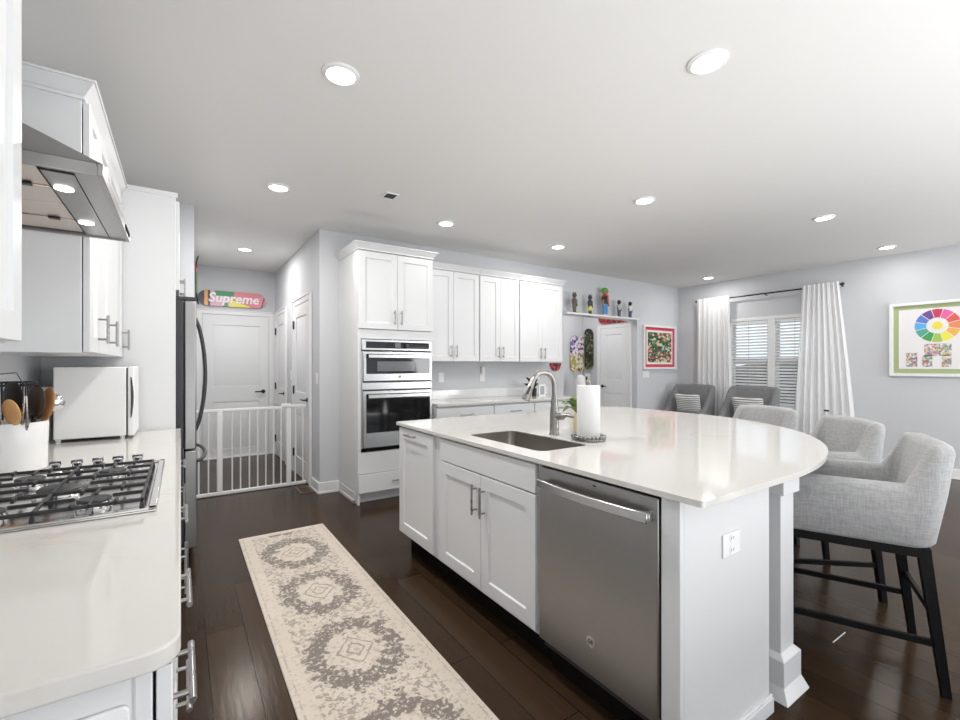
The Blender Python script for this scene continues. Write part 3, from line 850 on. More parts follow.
# utensil crock and its utensils
cr = thing('utensil_crock', 'white ceramic utensil crock beside the cooktop', 'crock', (-0.525, 2.38, CT))
MB().lathe([(0.088, 0.0), (0.093, 0.004), (0.095, 0.10), (0.097, 0.18), (0.0965, 0.184), (0.092, 0.184), (0.090, 0.10), (0.087, 0.012), (0.0, 0.012)], (-0.525, 2.38, CT + 0.0005), 40, cap=False).build('vessel', M_ceramic, cr)
MB().lathe([(0.001, 0.0), (0.088, 0.0), (0.088, 0.002), (0.001, 0.002)], (-0.525, 2.38, CT + 0.0006), 40).build('base', M_ceramic, cr)

def spoon(name, label, head, hr, foot, mat, tilt=0, group='utensils in the white crock', cat='spoon'):
    r = thing(name, label, cat, foot, group)
    hd = Vector(head); ft = Vector(foot)
    d = (hd - ft).normalized()
    MB().tube([ft, ft + (hd - ft) * 0.5, hd - d * hr[2] * 0.8], [0.006, 0.006, 0.007], 10).build('handle', mat, r)
    mb = MB()
    ax = Vector((0.65, -0.76, 0)); nx = d.cross(ax).normalized(); ax = nx.cross(d).normalized()
    mb.M = Matrix(((ax.x, nx.x, d.x, hd.x), (ax.y, nx.y, d.y, hd.y), (ax.z, nx.z, d.z, hd.z), (0, 0, 0, 1)))
    mb.ball((0, 0, 0), hr, 20, 12)
    mb.build('bowl', mat, r)
    return r
zf = CT + 0.02
spoon('wooden_spoon', 'broad pale wooden spoon at the front of the crock', (-0.508, 2.280, 1.142), (0.046, 0.010, 0.050), (-0.52, 2.36, zf), M_wood2)
spoon('wooden_spatula', 'wooden spatula at the left of the crock', (-0.575, 2.30, 1.15), (0.034, 0.008, 0.075), (-0.535, 2.35, zf), M_wood, cat='spatula')
spoon('black_spoon', 'large dark brown serving spoon in the crock', (-0.452, 2.32, 1.180), (0.046, 0.014, 0.062), (-0.49, 2.39, zf), simple('dark_spoon', (0.03, 0.016, 0.010), 0.35))
spoon('wooden_paddle', 'reddish wooden paddle behind the dark serving spoon', (-0.428, 2.36, 1.165), (0.036, 0.009, 0.066), (-0.47, 2.40, zf), M_wood, cat='paddle')
spoon('black_turner', 'black turner behind the broad wooden spoon', (-0.53, 2.40, 1.185), (0.060, 0.008, 0.065), (-0.53, 2.42, zf), M_black, cat='turner')
spoon('mixing_spoon', 'upright red wooden spoon at the back left of the crock', (-0.578, 2.38, 1.19), (0.028, 0.008, 0.07), (-0.55, 2.42, zf), M_wood)
ld_ = thing('steel_ladle', 'shiny steel ladle hanging over the right rim of the crock', 'ladle', (-0.46, 2.44, zf), 'utensils in the white crock')
MB().tube([(-0.462, 2.43, zf), (-0.445, 2.43, 1.13), (-0.43, 2.425, 1.165)], 0.005, 8).build('handle', M_chrome, ld_)
MB().ball((-0.420, 2.425, 1.165), (0.034, 0.03, 0.034)).build('bowl', M_chrome, ld_)
wk = thing('steel_tongs', 'thin steel tongs standing in the middle of the crock', 'tongs', (-0.50, 2.33, zf), 'utensils in the white crock')
MB().tube([(-0.505, 2.345, zf), (-0.484, 2.295, 1.10), (-0.476, 2.290, 1.20)], [0.004, 0.005, 0.004], 8).build('arm', M_nickel, wk)
MB().tube([(-0.500, 2.345, zf), (-0.470, 2.295, 1.10), (-0.472, 2.290, 1.20)], [0.004, 0.005, 0.004], 8).build('arm', M_nickel, wk)

# black wire basket behind the crock
wb = thing('wire_basket', 'tall black wire basket behind the crock', 'basket', (-0.555, 2.62, CT))
cx_, cy_ = -0.565, 2.60
mb = MB()
for rr, zz in ((0.050, CT + 0.004), (0.055, CT + 0.15), (0.060, CT + 0.315), (0.060, CT + 0.328)):
    mb.tube([(cx_ + rr * math.cos(2 * PI * k / 28), cy_ + rr * math.sin(2 * PI * k / 28), zz) for k in range(28)], 0.0035, 6, closed=True)
for k in range(24):
    q = 2 * PI * k / 24
    mb.tube([(cx_ + 0.050 * math.cos(q), cy_ + 0.050 * math.sin(q), CT + 0.004), (cx_ + 0.060 * math.cos(q), cy_ + 0.060 * math.sin(q), CT + 0.325)], 0.0025, 5)
mb.build('wire_body', M_black, wb)
MB().tube([(cx_ - 0.042, cy_ - 0.042, CT + 0.325), (cx_ - 0.04, cy_ - 0.06, CT + 0.362), (cx_ + 0.015, cy_ - 0.07, CT + 0.368), (cx_ + 0.03, cy_ - 0.05, CT + 0.325)], 0.003, 6).build('bail_handle', M_nickel, wb)

# white countertop appliance
ap = thing('countertop_appliance', 'white boxy countertop appliance standing against the tall end panel', 'appliance', (-0.38, 3.23, CT))
MB().box(-0.538, -0.247, 3.08, 3.39, CT + 0.018, 1.305).build('body', M_plastic, ap, 0.006, seg=3)
MB().box(-0.247, -0.241, 3.085, 3.385, CT + 0.022, 1.30).build('door_seal', M_seal, ap)
d = MB().box(-0.241, -0.211, 3.08, 3.39, CT + 0.016, 1.308).build('door', M_plastic, ap, 0.007, seg=3)
MB().tube([(-0.226 + 0.006 * math.sin(PI * k / 8), 3.077, 1.03 + 0.22 * k / 8) for k in range(9)], [0.002, 0.004, 0.005, 0.006, 0.006, 0.006, 0.005, 0.004, 0.002], 8).build('handle_recess', M_darkgrey, d)
for xx in (-0.522, -0.265):
    for yy in (3.10, 3.37):
        MB().lathe([(0.010, 0), (0.012, 0.019)], (xx, yy, CT + 0.0003), 12).build('foot', M_plastic, ap)
tag(MB().box(-0.605, -0.572, 3.20, 3.38, CT + 0.0005, 1.20).build('cutting_board', M_plastic, None, 0.004), 'white cutting board standing upright behind the boxy appliance', 'cutting board')

# ================================================================== RUG, REGISTER, GATE
bz = MB().box(0.358, 0.975, 1.06, 3.80, 0.0005, 0.009)
tag(bz.build('runner_rug', M_rug, None, 0.004), 'long beige runner rug with grey-brown medallions on the dark floor', 'rug')
rg = thing('floor_register', 'small bronze floor register beside the wall corner', 'vent', (1.08, 4.95, 0))
mb = MB(); mb.box(1.02, 1.035, 4.81, 5.11, 0.0005, 0.006); mb.box(1.135, 1.15, 4.81, 5.11, 0.0005, 0.006); mb.box(1.035, 1.135, 4.81, 4.825, .0005, .006); mb.box(1.035, 1.135, 5.095, 5.11, .0005, .006)
mb.build('frame', simple('register_frame', (0.16, 0.105, 0.06), 0.4), rg, 0.001)
mb = MB()
for k in range(12): mb.box(1.035, 1.135, 4.83 + k * 0.022, 4.842 + k * 0.022, 0.0005, 0.004)
mb.build('grille', M_brownvent, rg)
gt = thing('safety_gate', 'white metal safety gate across the hallway opening', 'gate', (0.65, 5.22, 0))
GY = 5.22; gx0, gx1 = 0.108, 1.158
MB().box(gx0, gx1, GY - 0.015, GY + 0.015, 0.004, 0.038).build('bottom_rail', M_plastic, gt, 0.006)
MB().box(gx0, 0.95, GY - 0.012, GY + 0.012, 0.845, 0.875).build('top_rail', M_plastic, gt, 0.006)
MB().box(0.985, gx1, GY - 0.012, GY + 0.012, 0.855, 0.885).build('top_rail', M_plastic, gt, 0.006)
for x in (0.145, 0.228, 0.436, 0.512, 0.594, 0.672, 0.75, 0.825, 0.90, 1.045, 1.125):
    MB().tube([(x, GY, 0.037), (x, GY, 0.86)], 0.0075, 10).build('bar', M_plastic, gt)
for x in (0.325, 0.978):
    MB().box(x - 0.026, x + 0.026, GY - 0.014, GY + 0.014, 0.036, 0.862).build('post', M_plastic, gt, 0.008)
MB().box(0.90, 1.0, GY - 0.022, GY + 0.022, 0.862, 0.90).build('latch', M_plastic, gt, 0.006)
for x, s_ in ((0.101, 1), (1.175, -1)):
    for zz in (0.022, 0.865):
        MB().tube([(x - s_ * 0.004, GY, zz), (x + s_ * 0.008, GY, zz)], 0.018, 14).build('wall_cup', M_plastic if zz < .5 else M_darkgrey, gt)
# thin straw on the floor
tag(MB().tube([(2.563, 0.829, 0.0028), (2.708, 0.827, 0.0028)], 0.0024, 8).build('straw', M_plastic), 'thin white straw lying on the floor under the nearest stool', 'straw')

# ================================================================== SKATEBOARD DECKS
def deck_mesh(mb, L, W, th=0.011, kick=0.02):
    """board in local x (length) / z (width), thickness along local y; nose and tail bend outward"""
    n = 40; out = []
    outline = []
    hw = W / 2; hl = L / 2 - hw
    outline = arc(hl, 0, hw, -PI / 2, PI / 2, 14) + arc(-hl, 0, hw, PI / 2, 1.5 * PI, 14)
    # cross strips along length
    xs = [-L / 2 + L * k / n for k in range(n + 1)]
    def half(x):
        a = abs(x) - hl
        if a <= 0: return hw
        return math.sqrt(max(hw * hw - a * a, 1e-8))
    def bend(x):
        a = max(0, abs(x) - L * 0.33); return kick * (a / (L * 0.17)) ** 1.6
    xs = [L / 2 * math.sin(PI / 2 * (-1 + 2 * k / n)) for k in range(n + 1)]
    m = 6; vs = []; fs = []
    for side in (0, 1):
        for x in xs:
            h_ = max(half(x), 0.0015)
            for j in range(m + 1):
                zz = -h_ + 2 * h_ * j / m
                vs.append((x, bend(x) + 0.004 * (zz / hw) ** 2 + (th if side else 0), zz))
    K = (n + 1) * (m + 1)
    for side in (0, 1):
        for i in range(n):
            for j in range(m):
                a = side * K + i * (m + 1) + j
                fs.append((a, a + 1, a + m + 2, a + m + 1))
    for i in range(n):
        for j in (0, m):
            a = i * (m + 1) + j
            fs.append((a, a + m + 1, a + m + 1 + K, a + K))
    for i in (0, n):
        for j in range(m):
            a = i * (m + 1) + j
            fs.append((a, a + 1, a + 1 + K, a + K))
    return mb.add(vs, fs)
def deck(label, O, U, N, Z, L, W, mat, group=None, name='skateboard_deck'):
    mb = MB().frame(O, U, N, Z)
    deck_mesh(mb, L, W)
    o = mb.build(name, mat, None, 0, smooth=50)
    return tag(o, label, 'skateboard', group or 'skateboard decks hung on the walls')
deck('skateboard deck with violet and yellow print, left of the vertical three in the passage', (6.032, 5.90, 1.54), (0, 0, 1), (0, -1, 0), (1, 0, 0), 0.66, 0.19, M_deckA)
deck('skateboard deck with white and magenta print in the passage corner', (6.208, 5.90, 1.54), (0, 0, 1), (0, -1, 0), (1, 0, 0), 0.66, 0.14, M_deckB)
deck('dark camouflage skateboard deck beside the passage door', (6.28, 5.755, 1.625), (0, 0, 1), (-1, 0, 0), (0, -1, 0), 0.75, 0.205, M_deckC)
deck('red skateboard deck lying above the passage door frame', (6.28, 5.20, 2.158), (0, 1, 0), (-1, 0, 0), (0, 0, 1), 0.62, 0.2, M_deckR)
deck('orange and black skateboard deck on the left hallway wall by the refrigerator', (0.112, 5.02, 2.125), (0, 0, 1), (1, 0, 0), (0, 1, 0), 0.46, 0.21, M_deckO)
# red tip below wall cabinets
tag(MB().frame((4.449, 4.718, 1.34), (1, 0, 0), (0, -1, 0)).slab_face([(-0.105, 0.012), (0.105, 0.012)] + arc(0, 0, 0.105, 0, -PI, 18), 0.0, 0.014).build('plaque', M_deckR, None, 0.003),
    'rounded red and black plaque on the wall below the last wall cabinet', 'plaque')

# pink deck with white lettering over the hallway end door
t = NT('deck_print_letters'); x, y, z = t.xyz()
nn = t.noise(t.coord(), 12, 2)
xw = t.math('ADD', x, t.math('MULTIPLY', t.math('SUBTRACT', nn, 0.5), 0.03))
c = t.mix(t.step(x, -0.02, 0.0), (0.72, 0.40, 0.52), (0.72, 0.22, 0.26))
gm = t.math('MULTIPLY', t.step(t.math('SUBTRACT', x, t.math('MULTIPLY', z, -0.2)), -0.205, -0.2), t.math('SUBTRACT', 1.0, t.step(t.math('ADD', x, t.math('MULTIPLY', z, -0.25)), -0.005, 0.0)))
gm1 = t.math('MULTIPLY', gm, t.step(z, 0.035, 0.038)); c = t.mix(gm1, c, (0.03, 0.26, 0.09))
gm2 = t.math('MULTIPLY', t.math('MULTIPLY', t.step(x, -0.125, -0.12), t.math('SUBTRACT', 1.0, t.step(x, -0.06, -0.055))), t.math('SUBTRACT', 1.0, t.step(z, -0.048, -0.044)))
c = t.mix(gm2, c, (0.03, 0.26, 0.09))
ym = t.math('MULTIPLY', t.math('MULTIPLY', t.step(xw, -0.05, -0.03), t.math('SUBTRACT', 1.0, t.step(xw, 0.2, 0.22))), t.math('SUBTRACT', 1.0, t.step(t.math('ADD', z, t.math('MULTIPLY', x, 0.35)), -0.02, -0.012)))
c = t.mix(ym, c, (0.80, 0.72, 0.10))
c = t.mix(t.math('SUBTRACT', 1.0, t.step(xw, -0.28, -0.272)), c, (0.02, 0.02, 0.02))
c = t.mix(t.math('SUBTRACT', 1.0, t.step(xw, -0.305, -0.30)), c, (0.75, 0.33, 0.08))
c = t.mix(t.math('SUBTRACT', 1.0, t.step(xw, -0.35, -0.345)), c, (0.015, 0.02, 0.03))
c = t.mix(t.math('MULTIPLY', t.step(t.math('ADD', x, t.math('MULTIPLY', z, -0.3)), 0.385, 0.388), t.math('SUBTRACT', 1.0, t.step(t.math('ADD', x, t.math('MULTIPLY', z, -0.3)), 0.402, 0.406))), c, (0.03, 0.01, 0.01))
t.set(c, 0.35); M_deckS = t.m
sb = thing('skateboard_deck', 'pink skateboard deck lettered Supreme above the hallway end door', 'skateboard', (0.615, 7.27, 2.262), 'skateboard decks hung on the walls')
sb.rotation_euler = (0, math.radians(0.0), 0)
mb = MB().frame((0.615, 7.288, 2.262), (1, 0, 0), (0, -1, 0)); deck_mesh(mb, 0.84, 0.215)
mb.build('board', M_deckS, sb, 0, smooth=50)
def lettering(name, text, size, O, rot, parent, mat, shear=0.0, bold=0.0, depth=0.001):
    cu = bpy.data.curves.new(name, 'FONT'); cu.body = text; cu.size = size; cu.align_x = 'CENTER'; cu.align_y = 'CENTER'
    cu.shear = shear; cu.offset = bold; cu.extrude = depth; cu.resolution_u = 4
    tmp = bpy.data.objects.new(name, cu); C.objects.link(tmp)
    bpy.context.view_layer.update()
    me = bpy.data.meshes.new_from_object(tmp.evaluated_get(bpy.context.evaluated_depsgraph_get()))
    bpy.data.objects.remove(tmp)
    me.materials.clear(); me.materials.append(mat)
    o = bpy.data.objects.new(name, me); C.objects.link(o)
    o.parent = parent
    o.location = Vector(O) - Vector(WORLD[parent.name]); o.rotation_euler = rot
    WORLD[o.name] = WORLD[parent.name]
    return o
M_letter = simple('white_letters', (0.90, 0.88, 0.88), 0.4, var=0.01)
lettering('lettering', 'Supreme', 0.178, (0.632, 7.2735, 2.268), (PI / 2, 0, 0), sb, M_letter, shear=0.18, bold=0.0045, depth=0.0015)

# ================================================================== OVEN TOWER
BU, BN = (1, 0, 0), (0, -1, 0)
tw = thing('oven_tower_cabinet', 'tall white cabinet housing the double wall oven', 'cabinet', (1.77, 4.42, 0))
tx0, tx1, ty = 1.378, 2.158, 4.12
OX0, OX1, OZ0, OZ1 = 1.408, 2.142, 0.50, 1.565
mb = MB()
mb.box(tx0, tx0 + 0.02, ty, 4.719, 0.0, 2.42); mb.box(tx1 - 0.02, tx1, ty, 4.719, 0.105, 2.42)
mb.box(tx0 + 0.02, tx1 - 0.02, 4.70, 4.719, 0.105, 2.42)
mb.box(tx0 + 0.02, tx1 - 0.02, ty, 4.70, 1.60, 1.62); mb.box(tx0 + 0.02, tx1 - 0.02, ty, 4.70, 2.40, 2.42)
mb.box(tx0 + 0.02, tx1 - 0.02, ty, 4.70, 0.46, 0.48); mb.box(tx0 + 0.02, tx1 - 0.02, ty, 4.70, 0.105, 0.125)
mb.box(tx0, tx1, ty - 0.004, ty, OZ1 + 0.005, 1.66); mb.box(tx0, tx1, ty - 0.004, ty, 0.29, OZ0 - 0.005)
mb.box(tx0, OX0, ty - 0.004, ty, OZ0 - 0.005, OZ1 + 0.005); mb.box(OX1, tx1, ty - 0.004, ty, OZ0 - 0.005, OZ1 + 0.005)
mb.build('body', M_cab, tw, 0.0015)
mb = MB(); mb.box(tx0 - 0.004, tx1, 4.215, 4.66, 0.0, 0.10); mb.box(tx0 - 0.012, tx0 - 0.001, 4.205, 4.70, 0.0, 0.03); mb.box(tx0 - 0.012, tx1, 4.205, 4.215, 0, 0.03)
mb.build('toe_kick', M_cab, tw, 0.001)
mb = MB(); crown_strip(mb, tx0, tx1, ty - 0.018, 4.719, 2.405, 2.474, ('-x', '+x', '-y')); mb.build('crown_moulding', M_cab, tw, 0.003)
for k in range(2):
    a = tx0 + 0.002 + k * 0.389
    d = MB().frame((0, ty - 0.001, 0), BU, BN).shaker(a, a + 0.386, 1.664, 2.395, fr=0.06).build('door', M_cab, tw)
    u = a + (0.352 if k == 0 else 0.034)
    bar_pull(d, (0, ty - 0.021, 0), BU, BN, (u, 1.71), (u, 1.85))
d = MB().frame((0, ty - 0.001, 0), BU, BN).slabfront(tx0 + 0.002, tx1 - 0.003, 0.112, 0.284).build('drawer', M_cab, tw, 0.002)
bar_pull(d, (0, ty - 0.021, 0), BU, BN, (1.70, 0.20), (1.84, 0.20))

# wall oven
ov = thing('double_oven', 'stainless double wall oven with black glass doors', 'oven', (1.775, 4.3, OZ0))
OYF = 4.114
mb = MB(); mb.box(OX0 + 0.003, OX1 - 0.003, OYF, 4.66, OZ0, OZ1)
mb.build('housing', M_darkgrey, ov)
mb = MB().frame((0, OYF, 0), BU, BN)
cp = mb.box(OX0, OX1, 0.0, 0.018, 1.462, 1.563).build('control_panel', M_steel, ov, 0.003)
MB().frame((0, OYF, 0), BU, BN).box(OX0 + 0.04, OX1 - 0.03, 0.018, 0.020, 1.480, 1.543).build('display', M_glass, cp, 0.001)
MB().frame((0, OYF, 0), BU, BN).box(1.74, 1.80, 0.020, 0.021, 1.487, 1.537).build('screen', M_ovenwin, cp)
mb = MB().frame((0, OYF, 0), BU, BN); mb.tube([(1.86, 0.020, 1.510), (1.86, 0.045, 1.510)], 0.019, 20); mb.build('dial', M_black, cp)
def oven_door(z0, z1, g0, g1, hz, win, badge):
    d = MB().frame((0, OYF, 0), BU, BN).box(OX0 + 0.012, OX1 - 0.002, 0.0, 0.028, z0, z1).build('oven_door', M_steel, ov, 0.004)
    MB().frame((0, OYF, 0), BU, BN).box(OX0 + 0.04, OX1 - 0.025, 0.028, 0.030, g0, g1).build('glass', M_glass, d, 0.001)
    if win:
        MB().frame((0, OYF, 0), BU, BN).box(*win[:2], 0.030, 0.0306, *win[2:]).build('window', M_ovenwin, d)
    mb = MB().frame((0, OYF, 0), BU, BN)
    mb.box(OX0 + 0.05, OX1 - 0.03, 0.058, 0.072, hz - 0.017, hz + 0.017)
    for u in (OX0 + 0.075, OX1 - 0.055): mb.box(u - 0.01, u + 0.01, 0.028, 0.06, hz - 0.012, hz + 0.012)
    mb.build('handle', M_steel, d, 0.004)
    if badge:
        mb = MB().frame((0, OYF, 0), BU, BN); mb.tube([(1.785, 0.027, badge), (1.785, 0.031, badge)], 0.016, 20)
        bo = mb.build('badge', M_nickel, d)
        lettering('monogram', 'GE', 0.017, (1.785, OYF - 0.0315, badge), (PI / 2, 0, 0), bo, M_black, bold=0.0003, depth=0.0004)
oven_door(1.166, 1.448, 1.235, 1.425, 1.402, (1.555, 1.945, 1.26, 1.355), 1.205)
MB().frame((0, OYF, 0), BU, BN).box(OX0, OX1, 0, 0.014, 1.085, 1.152).build('trim_strip', M_steel, ov, 0.003)
oven_door(0.535, 1.072, 0.675, 1.045, 1.022, None, None)
MB().frame((0, OYF, 0), BU, BN).box(OX0, OX1, 0, 0.01, OZ0, 0.528).build('vent_gap', M_gapdark, ov)
MB().frame((0, OYF, 0), BU, BN).box(OX0, OX0 + 0.01, 0, 0.012, 0.53, 1.45).build('side_trim', M_steel, ov)

# ================================================================== BACK WALL CABINETS
def back_wall_cab(label, x0, x1, last):
    r = thing('upper_cabinet', label, 'cabinet', ((x0 + x1) / 2, 4.55, 1.36), 'white wall cabinets beside the oven tower')
    yf = 4.39
    MB().box(x0, x1, yf, 4.719, 1.362, 2.40).build('body', M_cab, r, 0.002)
    mb = MB(); crown_strip(mb, x0, x1 + (0 if last else 0.0035), yf - 0.016, 4.719, 2.385, 2.452, ('-y', '+x') if last else ('-y',)); mb.build('crown_moulding', M_cab, r, 0.003)
    wd = (x1 - x0 - 0.012) / 2
    for k in range(2):
        a = x0 + 0.006 + k * wd
        d = MB().frame((0, yf - 0.001, 0), BU, BN).shaker(a + 0.0015, a + wd - 0.0015, 1.366, 2.375, fr=0.06).build('door', M_cab, r)
        u = a + (wd - 0.034 if k == 0 else 0.034)
        bar_pull(d, (0, yf - 0.021, 0), BU, BN, (u, 1.405), (u, 1.545))
back_wall_cab('white two door wall cabinet next to the oven tower', 2.206, 2.915, False)
back_wall_cab('narrower white two door wall cabinet in the middle of the row', 2.919, 3.516, False)
back_wall_cab('white two door wall cabinet at the end nearest the display shelf', 3.520, 4.262, True)

def back_base(label, x0, x1):
    r = thing('base_cabinet', label, 'cabinet', ((x0 + x1) / 2, 4.42, 0), 'white base cabinets beside the oven tower')
    MB().box(x0, x1, 4.135, 4.719, 0.105, 0.883).build('body', M_cab, r, 0.002)
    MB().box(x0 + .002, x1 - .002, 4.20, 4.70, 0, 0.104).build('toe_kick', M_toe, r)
    d = MB().frame((0, 4.134, 0), BU, BN).slabfront(x0 + 0.004, x1 - 0.004, 0.715, 0.868).build('drawer', M_cab, r, 0.002)
    c = (x0 + x1) / 2
    bar_pull(d, (0, 4.114, 0), BU, BN, (c - 0.08, 0.79), (c + 0.08, 0.79))
    wd = (x1 - x0) / 2
    for k in range(2):
        d = MB().frame((0, 4.134, 0), BU, BN).shaker(x0 + wd * k + 0.003, x0 + wd * (k + 1) - 0.003, 0.112, 0.708).build('door', M_cab, r)
        u = x0 + wd * k + (wd - 0.034 if k == 0 else 0.034)
        bar_pull(d, (0, 4.114, 0), BU, BN, (u, 0.54), (u, 0.68))
back_base('white base cabinet under the back counter next to the oven tower', 2.206, 2.944)
back_base('white base cabinet in the middle under the back counter', 2.947, 3.546)
back_base('white base cabinet at the passage end of the back counter', 3.549, 4.262)
bc = thing('countertop', 'white quartz counter along the back wall beside the oven tower', 'countertop', (3.24, 4.4, 0.885))
MB().box(2.206, 4.29, 4.085, 4.719, 0.885, CT).build('slab', M_quartz, bc, 0.003)
MB().box(2.206, 4.29, 4.703, 4.719, CT, 1.02).build('backsplash', M_splash, bc, 0.002)

# plates on walls
def plate(name, label, cat, O, U, N, wd=0.072, ht=0.115, group=None, kind='switch', gang=1):
    r = thing(name, label, cat, tuple(Vector(O)), group)
    mb = MB().frame(O, U, N); mb.box(-wd / 2, wd / 2, 0.0005, 0.006, -ht / 2, ht / 2); mb.build('plate', M_plastic, r, 0.002)
    for g in range(gang):
        c = (g - (gang - 1) / 2) * 0.046
        mb = MB().frame(O, U, N)
        if kind == 'switch':
            mb.box(c - 0.016, c + 0.016, 0.006, 0.009, -0.033, 0.033)
            mb.build('rocker', M_plastic, r, 0.002)
        else:
            for z_ in (-0.02, 0.02):
                mb = MB().frame(O, U, N); mb.tube([(c, 0.006, z_), (c, 0.008, z_)], 0.0165, 18)
                so = mb.build('socket', M_plastic, r)
                mb = MB().frame(O, U, N)
                mb.box(c - 0.008, c - 0.006, 0.008, 0.0084, z_ - 0.004, z_ + 0.006); mb.box(c + 0.006, c + 0.008, 0.008, 0.0084, z_ - 0.004, z_ + 0.006)
                mb.build('slots', M_gapdark, so)
    return r
plate('light_switch', 'white switch plate on the back wall next to the oven tower', 'switch', (2.594, 4.72, 1.172), BU, BN)
po = plate('power_outlet', 'white outlet with a plugged-in night light above the back counter', 'outlet', (3.19, 4.72, 1.175), BU, BN, kind='outlet')
MB().frame((3.19, 4.72, 1.175), BU, BN).box(-0.025, 0.025, 0.006, 0.035, 0.03, 0.13).build('night_light', M_plastic, po, 0.01)
plate('power_outlet', 'white outlet above the back counter behind the faucet', 'outlet', (4.12, 4.72, 1.19), BU, BN, kind='outlet')
plate('light_switch', 'white switch plate near the wall corner by the hallway', 'switch', (1.18, 4.815, 1.18), (0, 1, 0), (-1, 0, 0))
plate('light_switch', 'white switch plate between the two hallway side doors', 'switch', (1.18, 6.12, 1.19), (0, 1, 0), (-1, 0, 0))
plate('light_switch', 'white double switch plate in the passage beside the door', 'switch', (6.294, 5.80, 1.11), (0, 1, 0), (-1, 0, 0), wd=0.12, gang=2)
plate('light_switch', 'faint white switch plate under the red matted picture', 'switch', (6.53, 4.72, 1.165), BU, BN, wd=0.17, gang=3)

# things on the back counter
vp = thing('potted_plant', 'small dark leafy plant in a black pot on the back counter', 'plant', (3.81, 4.43, CT))
MB().lathe([(0.025, 0.0005), (0.03, 0.003), (0.034, 0.11), (0.03, 0.112)], (3.81, 4.43, CT), 20).build('pot', M_black, vp)
mb = MB()
for k in range(16):
    q = 2 * PI * k / 16 + random.random(); L_ = 0.05 + 0.09 * random.random(); z_ = CT + 0.13 + 0.13 * random.random()
    p0 = Vector((3.81, 4.43, CT + 0.105)); p1 = Vector((3.80 - 0.03 + L_ * math.cos(q), 4.43 + L_ * math.sin(q) * 0.7, z_))
    s_ = Vector((-math.sin(q), math.cos(q), 0.3)).normalized() * 0.022
    m_ = p0 * 0.35 + p1 * 0.65 + Vector((0, 0, 0.02))
    up = Vector((0, 0, 0.0015))
    mb.add([p0, m_ - s_, p1, m_ + s_, p0 + up, m_ - s_ + up, p1 + up, m_ + s_ + up], [(0, 1, 2, 3), (4, 7, 6, 5), (0, 4, 5, 1), (1, 5, 6, 2), (2, 6, 7, 3), (3, 7, 4, 0)])
mb.build('leaves', M_darkleaf, vp, smooth=0)
pf = thing('photo_frame', 'little white framed grey picture leaning beside the black pot', 'picture', (3.93, 4.42, CT))
MB().box(3.875, 3.985, 4.41, 4.43, CT + 0.0005, CT + 0.15).build('frame', M_plastic, pf, 0.002)
MB().box(3.893, 3.967, 4.4085, 4.41, CT + 0.02, CT + 0.132).build('print', simple('grey_print', (0.32, 0.33, 0.35), 0.5), pf)

